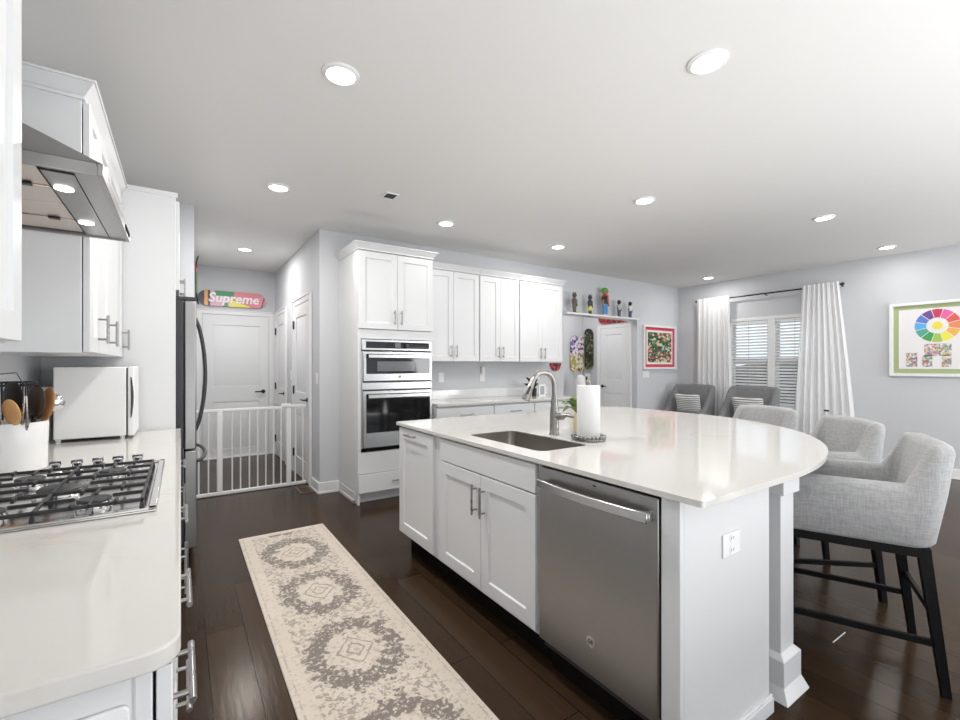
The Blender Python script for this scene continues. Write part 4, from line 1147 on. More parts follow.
# ================================================================== DISPLAY SHELF AND FIGURES
sh = thing('display_shelf', 'long white display shelf holding toy figures above the passage', 'shelf', (5.4, 4.6, 2.04))
MB().box(4.50, 6.09, 4.52, 4.719, 2.045, 2.072).build('board', M_trim, sh, 0.003)
MB().box(4.50, 6.09, 4.70, 4.719, 2.072, 2.085).build('back_lip', M_trim, sh, 0.002)
def figure(name, label, x, y, z0, H, skin, top, legs, shoe, ears=False, cap=None, scarf=None, facing=0.1):
    """generic toy figurine; one body mesh, clothing as parts"""
    r = thing(name, label, 'figurine', (x, y, z0), 'toy figures on the display shelf')
    k = H
    ca, sa = math.cos(facing), math.sin(facing)
    def T(mb):
        mb.M = Matrix(((ca, -sa, 0, x), (sa, ca, 0, y), (0, 0, 1, z0), (0, 0, 0, 1))); return mb
    mb = T(MB())
    mb.ball((0, 0, 0.86 * k), (0.105 * k, 0.11 * k, 0.125 * k))
    mb.tube([(0, 0, 0.70 * k), (0, 0, 0.78 * k)], 0.045 * k, 10)
    mb.ball((0, -0.105 * k, 0.84 * k), (0.035 * k, 0.03 * k, 0.03 * k), 10, 6)
    for s_ in (-1, 1):
        mb.tube([(s_ * 0.12 * k, 0, 0.68 * k), (s_ * 0.155 * k, -0.01 * k, 0.54 * k), (s_ * 0.15 * k, -0.03 * k, 0.40 * k)], [0.045 * k, 0.038 * k, 0.03 * k], 10)
        mb.ball((s_ * 0.15 * k, -0.035 * k, 0.375 * k), 0.034 * k, 10, 6)
        if ears: mb.ball((s_ * 0.085 * k, 0.0, 0.985 * k), (0.035 * k, 0.02 * k, 0.045 * k), 10, 6)
        mb.tube([(s_ * 0.055 * k, 0, 0.3 * k), (s_ * 0.06 * k, 0, 0.05 * k)], [0.055 * k, 0.042 * k], 10)
    mb.build('body', skin, r)
    mb = T(MB()); mb.lathe([(0.10 * k, 0.40 * k), (0.125 * k, 0.46 * k), (0.135 * k, 0.62 * k), (0.11 * k, 0.70 * k), (0.05 * k, 0.735 * k)], (0, 0, 0), 18, sy=0.75)
    for s_ in (-1, 1):
        mb.tube([(s_ * 0.10 * k, 0, 0.69 * k), (s_ * 0.15 * k, -0.005 * k, 0.56 * k)], [0.055 * k, 0.05 * k], 10)
    mb.build('shirt', top, r)
    mb = T(MB()); mb.lathe([(0.105 * k, 0.30 * k), (0.115 * k, 0.36 * k), (0.108 * k, 0.42 * k)], (0, 0, 0), 18, sy=0.75)
    lo = 0.07 if not ears else 0.2
    for s_ in (-1, 1):
        mb.tube([(s_ * 0.055 * k, 0, 0.36 * k), (s_ * 0.062 * k, 0, lo * k)], [0.066 * k, 0.058 * k], 12)
    mb.build('trousers', legs, r)
    mb = T(MB())
    for s_ in (-1, 1):
        mb.ball((s_ * 0.062 * k, -0.03 * k, 0.032 * k), (0.05 * k, 0.085 * k, 0.032 * k), 12, 8)
    mb.build('shoes', shoe, r)
    if cap is not None:
        mb = T(MB()); mb.ball((0, 0.02 * k, 0.905 * k), (0.128 * k, 0.128 * k, 0.10 * k)); mb.build('cap', cap, r)
    if scarf is not None:
        mb = T(MB()); mb.lathe([(0.09 * k, 0.685 * k), (0.10 * k, 0.72 * k), (0.07 * k, 0.76 * k)], (0, 0, 0), 16, sy=0.9); mb.box(-0.03 * k, 0.05 * k, -0.118 * k, -0.095 * k, 0.5 * k, 0.73 * k)
        mb.build('scarf', scarf, r, 0.004)
    return r
def col(n, c, r=0.45): return simple(n, c, r, var=0.08, scale=20)
SZ = 2.0725
figure('toy_figure', 'brown-grey eared toy figure in olive shorts, at the cabinet end of the shelf', 4.72, 4.605, SZ, 0.30, col('taupe_vinyl', (0.11, 0.085, 0.07)), col('taupe_shirt', (0.12, 0.095, 0.08)), col('olive_cloth', (0.12, 0.12, 0.035)), col('taupe_shoe', (0.06, 0.05, 0.045)), ears=True)
figure('toy_figure', 'dark grey eared toy figure in bright yellow shorts', 5.045, 4.605, SZ, 0.295, col('slate_vinyl', (0.05, 0.055, 0.065)), col('slate_shirt', (0.045, 0.05, 0.06)), col('yellow_cloth', (0.70, 0.66, 0.05)), col('indigo_shoe', (0.05, 0.04, 0.10)), ears=True)
figure('toy_figure', 'tallest toy figure with green cap, red scarf and blue trousers', 5.375, 4.605, SZ, 0.43, col('tan_vinyl', (0.42, 0.20, 0.06)), col('black_shirt', (0.02, 0.02, 0.022)), col('blue_cloth', (0.06, 0.25, 0.55)), col('white_shoe', (0.75, 0.75, 0.75)), cap=col('green_cap', (0.08, 0.42, 0.08)), scarf=col('red_scarf', (0.55, 0.03, 0.07)))
figure('toy_figure', 'small toy figure with black head and pale grey-green shirt', 5.70, 4.605, SZ, 0.275, col('black_vinyl', (0.025, 0.025, 0.028)), col('sage_shirt', (0.48, 0.52, 0.48)), col('charcoal_cloth', (0.08, 0.09, 0.11)), col('black_shoe', (0.02, 0.02, 0.02)))
figure('toy_figure', 'small toy figure with white shirt and navy trousers at the picture end', 5.965, 4.605, SZ, 0.27, col('ebony_vinyl', (0.03, 0.026, 0.026)), col('white_shirt', (0.75, 0.72, 0.74)), col('navy_cloth', (0.05, 0.06, 0.16)), col('dark_shoe', (0.02, 0.02, 0.025)))

# ------------------------------------------------------------------ framed pictures
pc = thing('framed_picture', 'square white framed print with red mat on the back wall', 'picture', (6.92, 4.70, 1.26))
px0, px1, pz0, pz1 = 6.425, 7.345, 1.255, 2.005
mb = MB(); fw = 0.035
mb.box(px0, px0 + fw, 4.675, 4.7195, pz0, pz1); mb.box(px1 - fw, px1, 4.675, 4.7195, pz0, pz1); mb.box(px0 + fw, px1 - fw, 4.675, 4.7195, pz0, pz0 + fw); mb.box(px0 + fw, px1 - fw, 4.675, 4.7195, pz1 - fw, pz1)
mb.build('frame', M_trim, pc, 0.002)
MB().box(px0 + fw, px1 - fw, 4.70, 4.715, pz0 + fw, pz1 - fw).build('mat', M_red_mat, pc)
MB().box(px0 + 0.09, px1 - 0.095, 4.697, 4.70, pz0 + 0.085, pz1 - 0.085).build('paper', M_art_white, pc)
MB().box(px0 + 0.125, px1 - 0.125, 4.695, 4.697, pz0 + 0.12, pz1 - 0.12).build('print', M_print, pc)

ar = thing('framed_art', 'large white framed art with green mat and rainbow colour wheel', 'picture', (7.44, 1.34, 1.18))
ay0, ay1, az0, az1 = 0.96, 1.815, 1.185, 2.085
mb = MB(); fw = 0.035
mb.box(7.415, 7.4595, ay0, ay0 + fw, az0, az1); mb.box(7.415, 7.4595, ay1 - fw, ay1, az0, az1)
mb.box(7.415, 7.4595, ay0 + fw, ay1 - fw, az0, az0 + fw); mb.box(7.415, 7.4595, ay0 + fw, ay1 - fw, az1 - fw, az1)
mb.build('frame', M_trim, ar, 0.002)
MB().box(7.44, 7.455, ay0 + fw, ay1 - fw, az0 + fw, az1 - fw).build('mat', M_green_mat, ar)
MB().box(7.437, 7.44, ay0 + 0.085, ay1 - 0.085, az0 + 0.09, az1 - 0.085).build('paper', M_art_white, ar)
wheel = [(0.60, 0.05, 0.12), (0.17, 0.08, 0.30), (0.12, 0.22, 0.62), (0.10, 0.42, 0.80), (0.08, 0.40, 0.30), (0.06, 0.36, 0.09), (0.38, 0.58, 0.10), (0.85, 0.80, 0.08), (0.85, 0.45, 0.10), (0.82, 0.28, 0.12), (0.75, 0.12, 0.10), (0.80, 0.14, 0.38)]
ac, azc, R = 1.387, 1.79, 0.196
for k, cl in enumerate(wheel):
    a0 = PI / 2 - (k + 0.5) * PI / 6 ; a1 = a0 + PI / 6
    pts = arc(0, 0, R, a0 + 0.02, a1 - 0.02, 6) + arc(0, 0, 0.095, a1 - 0.03, a0 + 0.03, 4)
    mb = MB().frame((7.437, ac, azc), (0, 1, 0), (-1, 0, 0)); mb.slab_face(pts, 0, 0.0012)
    mb.build('colour_wedge', simple('wheel_colour_%d' % k, cl, 0.6), ar, smooth=0)
mb = MB().frame((7.437, ac, azc), (0, 1, 0), (-1, 0, 0)); mb.slab_face(arc(0, 0, 0.046, 0, 2 * PI * 0.97, 24), 0, 0.0014)
mb.build('wheel_centre', simple('wheel_yellow', (0.85, 0.74, 0.08), 0.6), ar, smooth=0)
for (a, b, c_, d_) in ((1.27, 1.50, 1.43, 1.575), (1.43, 1.52, 1.30, 1.44), (1.27, 1.35, 1.30, 1.44), (1.56, 1.66, 1.30, 1.47)):
    MB().box(7.4358, 7.437, a, b, c_, d_).build('speckled_patch', M_speckle, ar)

# ================================================================== ISLAND
IU, IN = (0, 1, 0), (-1, 0, 0)
IX = 1.295           # cabinet box front; doors stand 20 mm proud
def island_box(r, y0, y1, toe=True):
    MB().box(IX, 1.84, y0, y1, 0.14, 0.893).build('body', M_cab, r, 0.0015)
    if toe:
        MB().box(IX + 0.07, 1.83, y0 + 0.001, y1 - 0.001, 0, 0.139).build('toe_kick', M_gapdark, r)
tr_ = thing('island_cabinet', 'white pull-out cabinet at the far end of the island with top pull', 'cabinet', (1.6, 2.66, 0), 'white cabinets in the island')
island_box(tr_, 2.412, 2.925)
d = MB().frame((IX - 0.001, 0, 0), IU, IN).shaker(2.425, 2.922, 0.158, 0.882, fr=0.07).build('door', M_cab, tr_)
bar_pull(d, (IX - 0.021, 0, 0), IU, IN, (2.64, 0.846), (2.79, 0.846), out=0.028)
sk_ = thing('island_cabinet', 'white sink cabinet with paired doors under the island sink', 'cabinet', (1.6, 1.93, 0), 'white cabinets in the island')
mb = MB()
mb.box(IX, 1.84, 1.452, 1.470, 0.14, 0.893); mb.box(IX, 1.84, 2.392, 2.410, 0.14, 0.893); mb.box(1.82, 1.84, 1.47, 2.392, 0.14, 0.893)
mb.box(IX, 1.82, 1.47, 2.392, 0.14, 0.16); mb.box(IX, IX + 0.018, 1.47, 2.392, 0.16, 0.893)
mb.build('body', M_cab, sk_, 0.0015)
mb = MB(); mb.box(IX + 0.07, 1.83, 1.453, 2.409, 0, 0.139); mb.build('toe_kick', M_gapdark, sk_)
MB().frame((IX - 0.001, 0, 0), IU, IN).slabfront(1.475, 2.330, 0.757, 0.882).build('false_drawer_front', M_cab, sk_, 0.002)
for k, (a, b) in enumerate(((1.475, 1.896), (1.900, 2.330))):
    d = MB().frame((IX - 0.001, 0, 0), IU, IN).shaker(a, b, 0.162, 0.750, fr=0.065).build('door', M_cab, sk_)
    u = b - 0.035 if k == 0 else a + 0.035
    bar_pull(d, (IX - 0.021, 0, 0), IU, IN, (u, 0.545), (u, 0.70), r=0.006)

dw = thing('dishwasher', 'stainless dishwasher with bar handle in the island', 'dishwasher', (1.58, 1.155, 0))
MB().box(IX + 0.01, 1.80, 0.868, 1.448, 0.11, 0.888).build('tub_body', M_darkgrey, dw)
dd = MB().box(IX - 0.026, IX + 0.008, 0.872, 1.444, 0.155, 0.884).build('door', M_dw, dw, 0.004, seg=3)
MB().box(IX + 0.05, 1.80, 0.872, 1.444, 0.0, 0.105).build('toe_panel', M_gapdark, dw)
mb = MB().frame((IX - 0.026, 0, 0), IU, IN)
hp = []
for q in range(13):
    s_ = q / 12
    hp.append((0.888 + 0.532 * s_, 0.030 + 0.020 * math.sin(PI * s_), 0.822))
vs = []
for (u, n_, z_) in hp:
    vs += [(u, n_ - 0.007, z_ - 0.019), (u, n_ + 0.007, z_ - 0.017), (u, n_ + 0.007, z_ + 0.017), (u, n_ - 0.007, z_ + 0.019)]
fs = [(i * 4 + k, i * 4 + (k + 1) % 4, i * 4 + 4 + (k + 1) % 4, i * 4 + 4 + k) for i in range(12) for k in range(4)] + [(0, 1, 2, 3), (48, 49, 50, 51)]
mb.add(vs, fs)
for u in (0.899, 1.409): mb.box(u - 0.011, u + 0.011, 0.0, 0.026, 0.807, 0.837)
mb.build('handle', M_steel, dd, 0.003)
mb = MB().frame((IX - 0.026, 0, 0), IU, IN); mb.tube([(1.155, -0.001, 0.283), (1.155, 0.002, 0.283)], 0.021, 24)
bo = mb.build('badge', M_steel, dd)
lettering('monogram', 'GE', 0.022, (IX - 0.0285, 1.155, 0.283), (PI / 2, 0, -PI / 2), bo, M_darkgrey, bold=0.0003, depth=0.0004)
MB().frame((IX - 0.026, 0, 0), IU, IN).box(1.13, 1.145, -0.001, 0.001, 0.864, 0.869).build('sensor', M_gapdark, dd)

ep = thing('island_end_panel', 'white panelled near end of the island', 'panel', (1.6, 0.82, 0))
mb = MB(); mb.box(1.297, 1.842, 0.800, 0.832, 0.0, 0.894); mb.box(1.275, 1.2965, 0.800, 0.865, 0.0, 0.894)
mb.build('panel', M_cab, ep, 0.0015)
mb = MB(); mb.box(1.266, 1.866, 0.787, 0.7995, 0.0, 0.055); mb.box(1.268, 1.866, 0.792, 0.800, 0.055, 0.065); mb.build('base_moulding', M_cab, ep, 0.002)
MB().box(1.8425, 1.862, 0.802, 0.838, 0.0, 0.894).build('corner_strip', M_cab, ep, 0.003)
tag(MB().box(1.842, 1.862, 0.84, 2.925, 0.0, 0.894).build('island_back_panel', M_cab, None, 0.002), 'white back panel of the island facing the stools', 'panel')
plate('power_outlet', 'white outlet on the near end of the island', 'outlet', (1.572, 0.80, 0.700), (1, 0, 0), (0, -1, 0), wd=0.112, ht=0.078, kind='outlet', gang=1)

ps = thing('island_post', 'square white post with plinth under the rounded island top', 'post', (2.03, 0.865, 0))
pxa, pxb, pya, pyb = 1.972, 2.086, 0.808, 0.922
MB().box(pxa, pxb, pya, pyb, 0.165, 0.80).build('shaft', M_cab, ps, 0.002)
MB().box(pxa - 0.020, pxb + 0.020, pya - 0.020, pyb + 0.020, 0.0, 0.152).build('plinth', M_cab, ps, 0.002)
mb = MB(); e = 0.020
mb.hull8([(pxa - e, pya - e, .152), (pxb + e, pya - e, .152), (pxb + e, pyb + e, .152), (pxa - e, pyb + e, .152)], [(pxa, pya, .172), (pxb, pya, .172), (pxb, pyb, .172), (pxa, pyb, .172)])
mb.build('plinth_moulding', M_cab, ps, 0.002); mb = MB()
mb.hull8([(pxa - .042, pya - .042, 0), (pxb + .042, pya - .042, 0), (pxb + .042, pyb + .042, 0), (pxa - .042, pyb + .042, 0)],
         [(pxa - e, pya - e, .052), (pxb + e, pya - e, .052), (pxb + e, pyb + e, .052), (pxa - e, pyb + e, .052)])
mb.build('base_moulding', M_cab, ps, 0.002)
MB().box(pxa - 0.014, pxb + 0.014, pya - 0.016, pyb + 0.014, 0.80, 0.894).build('cap_block', M_cab, ps, 0.002)

# island top with the sink cut-out
SX0, SX1, SY0, SY1 = 1.375, 1.705, 1.555, 2.185
outer = []
outer += arc(1.274, 0.732, 0.012, PI, 1.5 * PI, 4)
ex, ey, ea, eb = 1.80, 2.20, 1.755, 1.48
outer.append((1.55, 0.72))
for k in range(41):
    q = -PI / 2 + (PI / 2) * k / 40
    cq, sq = math.cos(q), math.sin(q)
    p_ = 2 / 2.10
    outer.append((ex + ea * abs(cq) ** p_, ey - eb * abs(sq) ** p_))
outer += arc(3.355, 2.77, 0.20, 0, PI / 2, 10)[0:] if True else []
outer += arc(1.287, 2.945, 0.025, PI / 2, PI, 4)
hole = arc(SX0 + 0.05, SY0 + 0.05, 0.05, PI, 1.5 * PI, 6) + arc(SX1 - 0.05, SY0 + 0.05, 0.05, 1.5 * PI, 2 * PI, 6) + arc(SX1 - 0.05, SY1 - 0.05, 0.05, 0, PI / 2, 6) + arc(SX0 + 0.05, SY1 - 0.05, 0.05, PI / 2, PI, 6)
def slab_with_hole(name, outer, hole, z0, z1, mat, parent, bevel):
    bm = bmesh.new()
    def loop(pts):
        vs = [bm.verts.new((x, y, z1)) for x, y in pts]
        return [bm.edges.new((vs[k], vs[(k + 1) % len(vs)])) for k in range(len(vs))]
    ed = loop(outer) + loop(hole)
    bmesh.ops.triangle_fill(bm, use_beauty=True, use_dissolve=False, edges=ed)
    g = bmesh.ops.extrude_face_region(bm, geom=bm.faces[:])
    for v_ in g['geom']:
        if isinstance(v_, bmesh.types.BMVert): v_.co.z = z0
    bmesh.ops.recalc_face_normals(bm, faces=bm.faces[:])
    off = Vector(WORLD[parent.name])
    for v_ in bm.verts: v_.co -= off
    me = bpy.data.meshes.new(name); bm.to_mesh(me); bm.free()
    me.polygons.foreach_set('use_smooth', [True] * len(me.polygons)); me.set_sharp_from_angle(angle=math.radians(40))
    me.materials.append(mat)
    o = bpy.data.objects.new(name, me); C.objects.link(o); o.parent = parent
    WORLD[o.name] = tuple(off)
    if bevel:
        md = o.modifiers.new('bevel', 'BEVEL'); md.width = bevel; md.segments = 3; md.limit_method = 'ANGLE'; md.angle_limit = math.radians(50)
    return o
it = thing('island_countertop', 'large white quartz island top with one rounded end', 'countertop', (2.3, 1.85, 0.895))
slab_with_hole('slab', outer, hole, 0.895, CT, M_quartz, it, 0.004)

sk = thing('undermount_sink', 'single bowl stainless sink set into the island top', 'sink', (1.54, 1.87, 0.70))
mb = MB()
def ringpts(e, z):
    r_ = 0.05 + e
    a = arc(SX0 + 0.05, SY0 + 0.05, r_, PI, 1.5 * PI, 6) + arc(SX1 - 0.05, SY0 + 0.05, r_, 1.5 * PI, 2 * PI, 6) + arc(SX1 - 0.05, SY1 - 0.05, r_, 0, PI / 2, 6) + arc(SX0 + 0.05, SY1 - 0.05, r_, PI / 2, PI, 6)
    return [(x, y, z) for x, y in a]
rings = [ringpts(-0.0015, 0.9105), ringpts(-0.004, 0.9105), ringpts(-0.007, 0.71), ringpts(-0.025, 0.69)]
vs = [p for r_ in rings for p in r_]; n = len(rings[0])
fs = [(i * n + k, i * n + (k + 1) % n, (i + 1) * n + (k + 1) % n, (i + 1) * n + k) for i in range(3) for k in range(n)] + [tuple(3 * n + k for k in range(n))]
mb.add(vs, fs)
mb.build('bowl', M_sink, sk, smooth=50, recalc=True)
MB().lathe([(0.001, 0.002), (0.040, 0.002), (0.043, 0.0)], (1.54, 1.87, 0.691), 24).build('drain', M_chrome, sk)

fc = thing('faucet', 'brushed nickel gooseneck faucet with pull-down head behind the sink', 'faucet', (1.797, 1.912, CT))
fx, fy = 1.797, 1.912
MB().lathe([(0.030, 0.0005), (0.030, 0.006), (0.027, 0.010), (0.026, 0.07), (0.0255, 0.11), (0.021, 0.16), (0.0165, 0.22)], (fx, fy, CT), 28).build('column', M_nickel, fc)
R_ = 0.086
pts = [(fx, fy, CT + 0.21)] + [(fx - R_ + R_ * math.cos(q), fy, CT + 0.272 + R_ * math.sin(q)) for q in [PI * 0.87 * k / 22 for k in range(23)]]
MB().tube(pts, 0.0145, 16).build('spout', M_nickel, fc)
e_ = Vector(pts[-1]); dn = (e_ - Vector(pts[-2])).normalized(); dn = Vector((dn.x, 0, dn.z)).normalized()
hd = MB().tube([e_, e_ + dn * 0.03, e_ + dn * 0.105, e_ + dn * 0.112], [0.0155, 0.0185, 0.0235, 0.021], 18).build('spray_head', M_nickel, fc)
MB().tube([e_ + dn * 0.03 + Vector((-0.012, -0.010, 0)), e_ + dn * 0.075 + Vector((-0.015, -0.012, 0))], 0.008, 10).build('spray_button', M_black, hd)
hl = MB(); hl.tube([(fx, fy, CT + 0.105), (fx + 0.012, fy - 0.060, CT + 0.107)], 0.020, 16)
hl.tube([(fx + 0.010, fy - 0.055, CT + 0.110), (fx + 0.020, fy - 0.085, CT + 0.118), (fx + 0.030, fy - 0.125, CT + 0.108)], [0.016, 0.012, 0.007], 12)
hl.build('lever_handle', M_nickel, fc)

pt = thing('paper_towel_holder', 'paper towel roll on a round metal holder beside the faucet', 'paper towel', (1.812, 1.665, CT))
c_ = (1.812, 1.665, CT)
MB().lathe([(0.085, 0.0005), (0.090, 0.006), (0.090, 0.012), (0.085, 0.014), (0.02, 0.014)], c_, 40).build('base_plate', M_nickel, pt)
mb = MB()
for k in range(24):
    q = 2 * PI * k / 24
    mb.ball((c_[0] + 0.084 * math.cos(q), c_[1] + 0.084 * math.sin(q), CT + 0.02), 0.010, 8, 6)
mb.build('beaded_rim', M_nickel, pt)
MB().lathe([(0.020, 0.016), (0.060, 0.016), (0.061, 0.020), (0.061, 0.288), (0.060, 0.291), (0.020, 0.291)], c_, 48).build('paper_roll', M_paper, pt)
MB().tube([(c_[0], c_[1], CT + 0.014), (c_[0], c_[1], CT + 0.305)], 0.008, 10).build('rod', M_nickel, pt)
MB().ball((c_[0], c_[1], CT + 0.310), 0.013, 12, 8).build('finial', M_nickel, pt)

# small plant in a vase behind the roll
vz = thing('plant_vase', 'small green plant in a cream vase behind the paper towel roll', 'plant', (1.965, 1.90, CT))
simple('cream_ceramic', (0.70, 0.62, 0.45), 0.3)
MB().lathe([(0.022, 0.0005), (0.030, 0.01), (0.030, 0.07), (0.016, 0.10), (0.018, 0.112)], (1.975, 1.905, CT), 24).build('vase', MATS['cream_ceramic'], vz)
mb = MB()
def leaf(p0, p1, wd, sag):
    p0, p1 = Vector(p0), Vector(p1); d_ = p1 - p0
    s_ = d_.cross(Vector((0, 0, 1))).normalized()
    N_ = 8; vs = []; fs = []
    for i in range(N_ + 1):
        t_ = i / N_; p = p0 + d_ * t_ + Vector((0, 0, sag * math.sin(PI * t_)))
        w_ = wd * math.sin(PI * min(1, t_ * 0.93 + 0.05)) ** 0.8
        vs += [p - s_ * w_ + Vector((0, 0, w_ * 0.4)), p, p + s_ * w_ + Vector((0, 0, w_ * 0.4))]
    for i in range(N_):
        for k in range(2): fs.append((i * 3 + k, i * 3 + k + 1, i * 3 + 4 + k, i * 3 + 3 + k))
    mb.add(vs, fs)
leaf((1.975, 1.905, CT + 0.11), (1.855, 1.905, CT + 0.175), 0.026, 0.035)
leaf((1.975, 1.905, CT + 0.11), (1.868, 1.915, CT + 0.125), 0.026, 0.03)
leaf((1.975, 1.905, CT + 0.11), (1.905, 1.895, CT + 0.205), 0.022, 0.02)
leaf((1.975, 1.905, CT + 0.11), (2.05, 1.93, CT + 0.18), 0.016, 0.03)
leaf((1.975, 1.905, CT + 0.11), (2.01, 1.98, CT + 0.21), 0.016, 0.03)
leaf((1.975, 1.905, CT + 0.11), (1.93, 1.97, CT + 0.16), 0.016, 0.03)
mb.build('leaves', M_leaf, vz, smooth=180, solid=0.0015)

# white tower appliance in the passage
tf = thing('tower_fan', 'white rounded tower appliance with black stripe standing in the passage', 'fan', (5.78, 5.5, 0))
MB().lathe([(0.11, 0.0005), (0.115, 0.02), (0.06, 0.04), (0.085, 0.12), (0.095, 0.6), (0.092, 1.05), (0.07, 1.13), (0.02, 1.155)], (5.79, 5.5, 0), 28).build('body', M_plastic, tf)
MB().box(5.83, 5.86, 5.405, 5.42, 0.2, 1.13).build('stripe', M_black, tf, 0.004)

# ================================================================== SEATING
def tub_body(W, D, zb, arm, back, th, slope_y, y_front, cr=0.07, lean=0.05, flare=0.0):
    """U-shaped upholstered shell, facing local +y; returns an MB in local coordinates (z up from the floor)"""
    mb = MB()
    hw = W / 2; yb = -D / 2
    path = []
    for k in range(9): path.append((-hw, y_front + (yb + cr - y_front) * k / 8, -1, 0))
    for k in range(1, 7):
        q = PI + (PI / 2) * k / 6
        path.append((-hw + cr + cr * math.cos(q), yb + cr + cr * math.sin(q), math.cos(q), math.sin(q)))
    n_b = 10
    for k in range(1, n_b): path.append((-hw + cr + (2 * hw - 2 * cr) * k / n_b, yb, 0, -1))
    for k in range(0, 7):
        q = 1.5 * PI + (PI / 2) * k / 6
        path.append((hw - cr + cr * math.cos(q), yb + cr + cr * math.sin(q), math.cos(q), math.sin(q)))
    for k in range(1, 9): path.append((hw, yb + cr + (y_front - yb - cr) * k / 8, 1, 0))
    # refine the path around the slope
    def height(x, y):
        t_ = (slope_y[1] - y) / (slope_y[1] - slope_y[0]); t_ = max(0, min(1, t_)); t_ = t_ * t_ * (3 - 2 * t_)
        h_ = arm + (back - arm) * t_
        if y < yb + 0.1: h_ += 0.012 * (1 - (x / hw) ** 2)
        return h_
    fine = []
    for i in range(len(path) - 1):
        a, b = path[i], path[i + 1]
        for s_ in range(3):
            q = s_ / 3; fine.append(tuple(a[j] + (b[j] - a[j]) * q for j in range(4)))
    fine.append(path[-1])
    rings = []
    for (x, y, nx, ny) in fine:
        L_ = math.hypot(nx, ny) or 1; nx /= L_; ny /= L_
        h_ = height(x, y)
        ln = lean * max(0, (h_ - arm) / (back - arm)) if back > arm else 0
        def pt(o, z, k=1.0):
            fl = flare * (z - zb) / (back - zb)
            q = (z - zb) / max(0.01, h_ - zb)
            return (x - nx * o + nx * fl, y - ny * o - ln * q * 1.0 + ny * fl, z)
        r_ = th * 0.42
        prof = [pt(0.012, zb), pt(0.0, zb + 0.014), pt(-0.004, zb + (h_ - zb) * 0.5), pt(0.0, h_ - r_), pt(r_ * 0.3, h_ - r_ * 0.3), pt(r_, h_), pt(th - r_, h_), pt(th - r_ * 0.3, h_ - r_ * 0.3), pt(th, h_ - r_), pt(th, zb + 0.05), pt(th, zb)]
        rings.append(prof)
    m = len(rings[0]); vs = [p for r_ in rings for p in r_]
    fs = [(i * m + k, i * m + (k + 1) % m, (i + 1) * m + (k + 1) % m, (i + 1) * m + k) for i in range(len(rings) - 1) for k in range(m)]
    fs += [tuple(range(m)), tuple((len(rings) - 1) * m + k for k in range(m))]
    return mb.add(vs, fs)

def pillow_box(mb, x0, x1, y0, y1, z0, z1, n=10):
    """cushion with softly domed top and rounded edge"""
    def fn(sgn):
        def g(u, v_):
            x = x0 + (x1 - x0) * u; y = y0 + (y1 - y0) * v_
            e = (1 - (2 * u - 1) ** 6) * (1 - (2 * v_ - 1) ** 6)
            return (x, y, (z0 + z1) / 2 + sgn * (z1 - z0) / 2 * max(0, e) ** 0.35)
        return g
    mb.grid(fn(1), n, n); mb.grid(fn(-1), n, n)
    return mb

def make_stool():
    r = thing('bar_stool', '', 'stool', (0, 0, 0), 'grey upholstered stools round the island')
    tub_body(0.55, 0.56, 0.575, 0.825, 0.985, 0.080, (-0.222, -0.180), 0.225, cr=0.10, lean=0.062).build('upholstered_shell', M_stool, r, smooth=60)
    mb = MB(); pillow_box(mb, -0.199, 0.199, -0.2, 0.225, 0.565, 0.70)
    mb.build('seat_cushion', M_stool, r, smooth=60)
    mb = MB()
    for y in (-0.255, 0.225): mb.box(-0.255, 0.255, y, y + 0.03, 0.535, 0.574)
    for x in (-0.255, 0.225): mb.box(x, x + 0.03, -0.225, 0.225, 0.535, 0.574)
    mb.build('apron', M_blackwood, r, 0.002)
    def leg(sx, sy):
        a, b = 0.021, 0.015
        xt, yt = sx * 0.234, sy * 0.234
        xb, yb = sx * 0.246, (0.245 if sy > 0 else -0.297)
        mb = MB(); mb.hull8([(xb - b, yb - b, 0.0005), (xb + b, yb - b, 0.0005), (xb + b, yb + b, 0.0005), (xb - b, yb + b, 0.0005)],
                            [(xt - a, yt - a, 0.56), (xt + a, yt - a, 0.56), (xt + a, yt + a, 0.56), (xt - a, yt + a, 0.56)])
        mb.build('leg', M_blackwood, r, 0.002)
    for sx in (-1, 1):
        for sy in (-1, 1): leg(sx, sy)
    def st(p0, p1, h_=0.013, w_=0.009):
        p0, p1 = Vector(p0), Vector(p1); d_ = (p1 - p0).normalized(); s_ = d_.cross(Vector((0, 0, 1))).normalized() * w_; u_ = Vector((0, 0, h_))
        MB().hull8([p0 - s_ - u_, p0 + s_ - u_, p1 + s_ - u_, p1 - s_ - u_], [p0 - s_ + u_, p0 + s_ + u_, p1 + s_ + u_, p1 - s_ + u_]).build('stretcher', M_blackwood, r, 0.001)
    for sx in (-1, 1): st((sx * 0.243, -0.274, 0.200), (sx * 0.243, 0.242, 0.200))
    st((-0.24, -0.27, 0.30), (0.24, -0.27, 0.30)); st((-0.24, 0.242, 0.17), (0.24, 0.242, 0.17))
    return r
st0 = make_stool()
STOOLS = [((2.625, 0.815), 113.5, 'grey linen bar stool at the near right side of the island, closest'),
          ((3.185, 1.20), 138.5, 'grey linen bar stool second from the post, at the curve of the island'),
          ((3.56, 1.765), 161.0, 'grey linen bar stool behind the others, before the armchairs')]
for k, ((x, y), ang, lab) in enumerate(STOOLS):
    o = st0 if k == 0 else copy_tree(st0)
    o.location = (x, y, 0); o.rotation_euler = (0, 0, math.radians(ang - 90)); o['label'] = lab

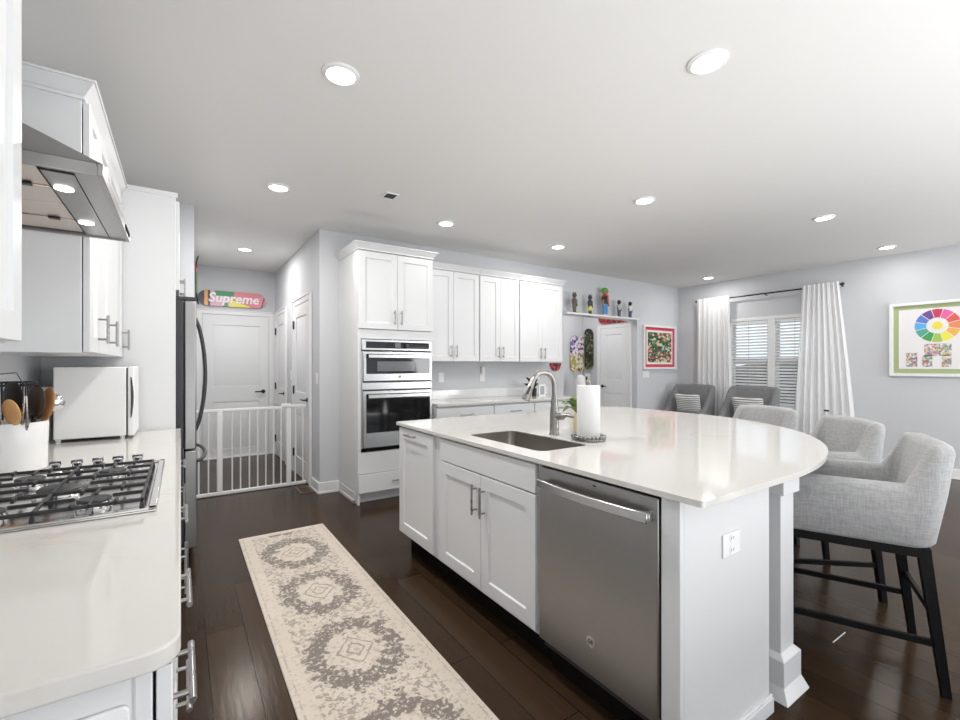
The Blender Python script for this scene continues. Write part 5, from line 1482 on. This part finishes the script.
def make_armchair():
    r = thing('armchair', '', 'armchair', (0, 0, 0), 'grey armchairs under the window')
    tub_body(0.72, 0.74, 0.20, 0.56, 1.0, 0.085, (-0.33, -0.02), 0.34, cr=0.10, lean=0.08).build('upholstered_shell', M_arm, r, smooth=60)
    mb = MB(); pillow_box(mb, -0.283, 0.283, -0.28, 0.36, 0.26, 0.47); mb.build('seat_cushion', M_arm, r, smooth=60)
    MB().box(-0.28, 0.28, -0.28, 0.33, 0.20, 0.27).build('seat_base', M_arm, r, 0.004)
    for sx in (-1, 1):
        for sy in (-1, 1):
            x, y = sx * 0.31, sy * 0.29
            MB().lathe([(0.014, 0.0005), (0.022, 0.20)], (x, y, 0), 10).build('leg', M_blackwood, r)
    return r
def make_pillow():
    mb = MB()
    def fn(sgn):
        def g(u, v_):
            e = max(0, (1 - (2 * u - 1) ** 4) * (1 - (2 * v_ - 1) ** 4)) ** 0.5
            pin = 1 - 0.06 * (1 - abs(2 * v_ - 1)) * abs(2 * u - 1)
            return ((u - 0.5) * 0.44 * pin, sgn * 0.065 * e, (v_ - 0.5) * 0.34 * (1 - 0.10 * (1 - (2 * u - 1) ** 2)) + 0.17)
        return g
    mb.grid(fn(1), 14, 14); mb.grid(fn(-1), 14, 14)
    o = mb.build('pillow', M_pillow, None, smooth=180)
    return tag(o, '', 'pillow', 'striped pillows on the armchairs')
ac0, pw0 = make_armchair(), make_pillow()
for k, ((x, y), la, lp) in enumerate((((6.72, 4.20), 'charcoal grey armchair nearest the room corner', 'grey and white striped pillow on the armchair nearest the corner'),
                                      ((6.72, 3.27), 'charcoal grey armchair in front of the middle of the window', 'grey and white striped pillow on the armchair before the window'))):
    o = ac0 if k == 0 else copy_tree(ac0)
    o.location = (x, y, 0); o.rotation_euler = (0, 0, PI / 2); o['label'] = la
    p = pw0 if k == 0 else copy_tree(pw0)
    p.location = (x + 0.19, y - 0.03, 0.53); p.rotation_euler = (math.radians(-14), 0, PI / 2); p['label'] = lp
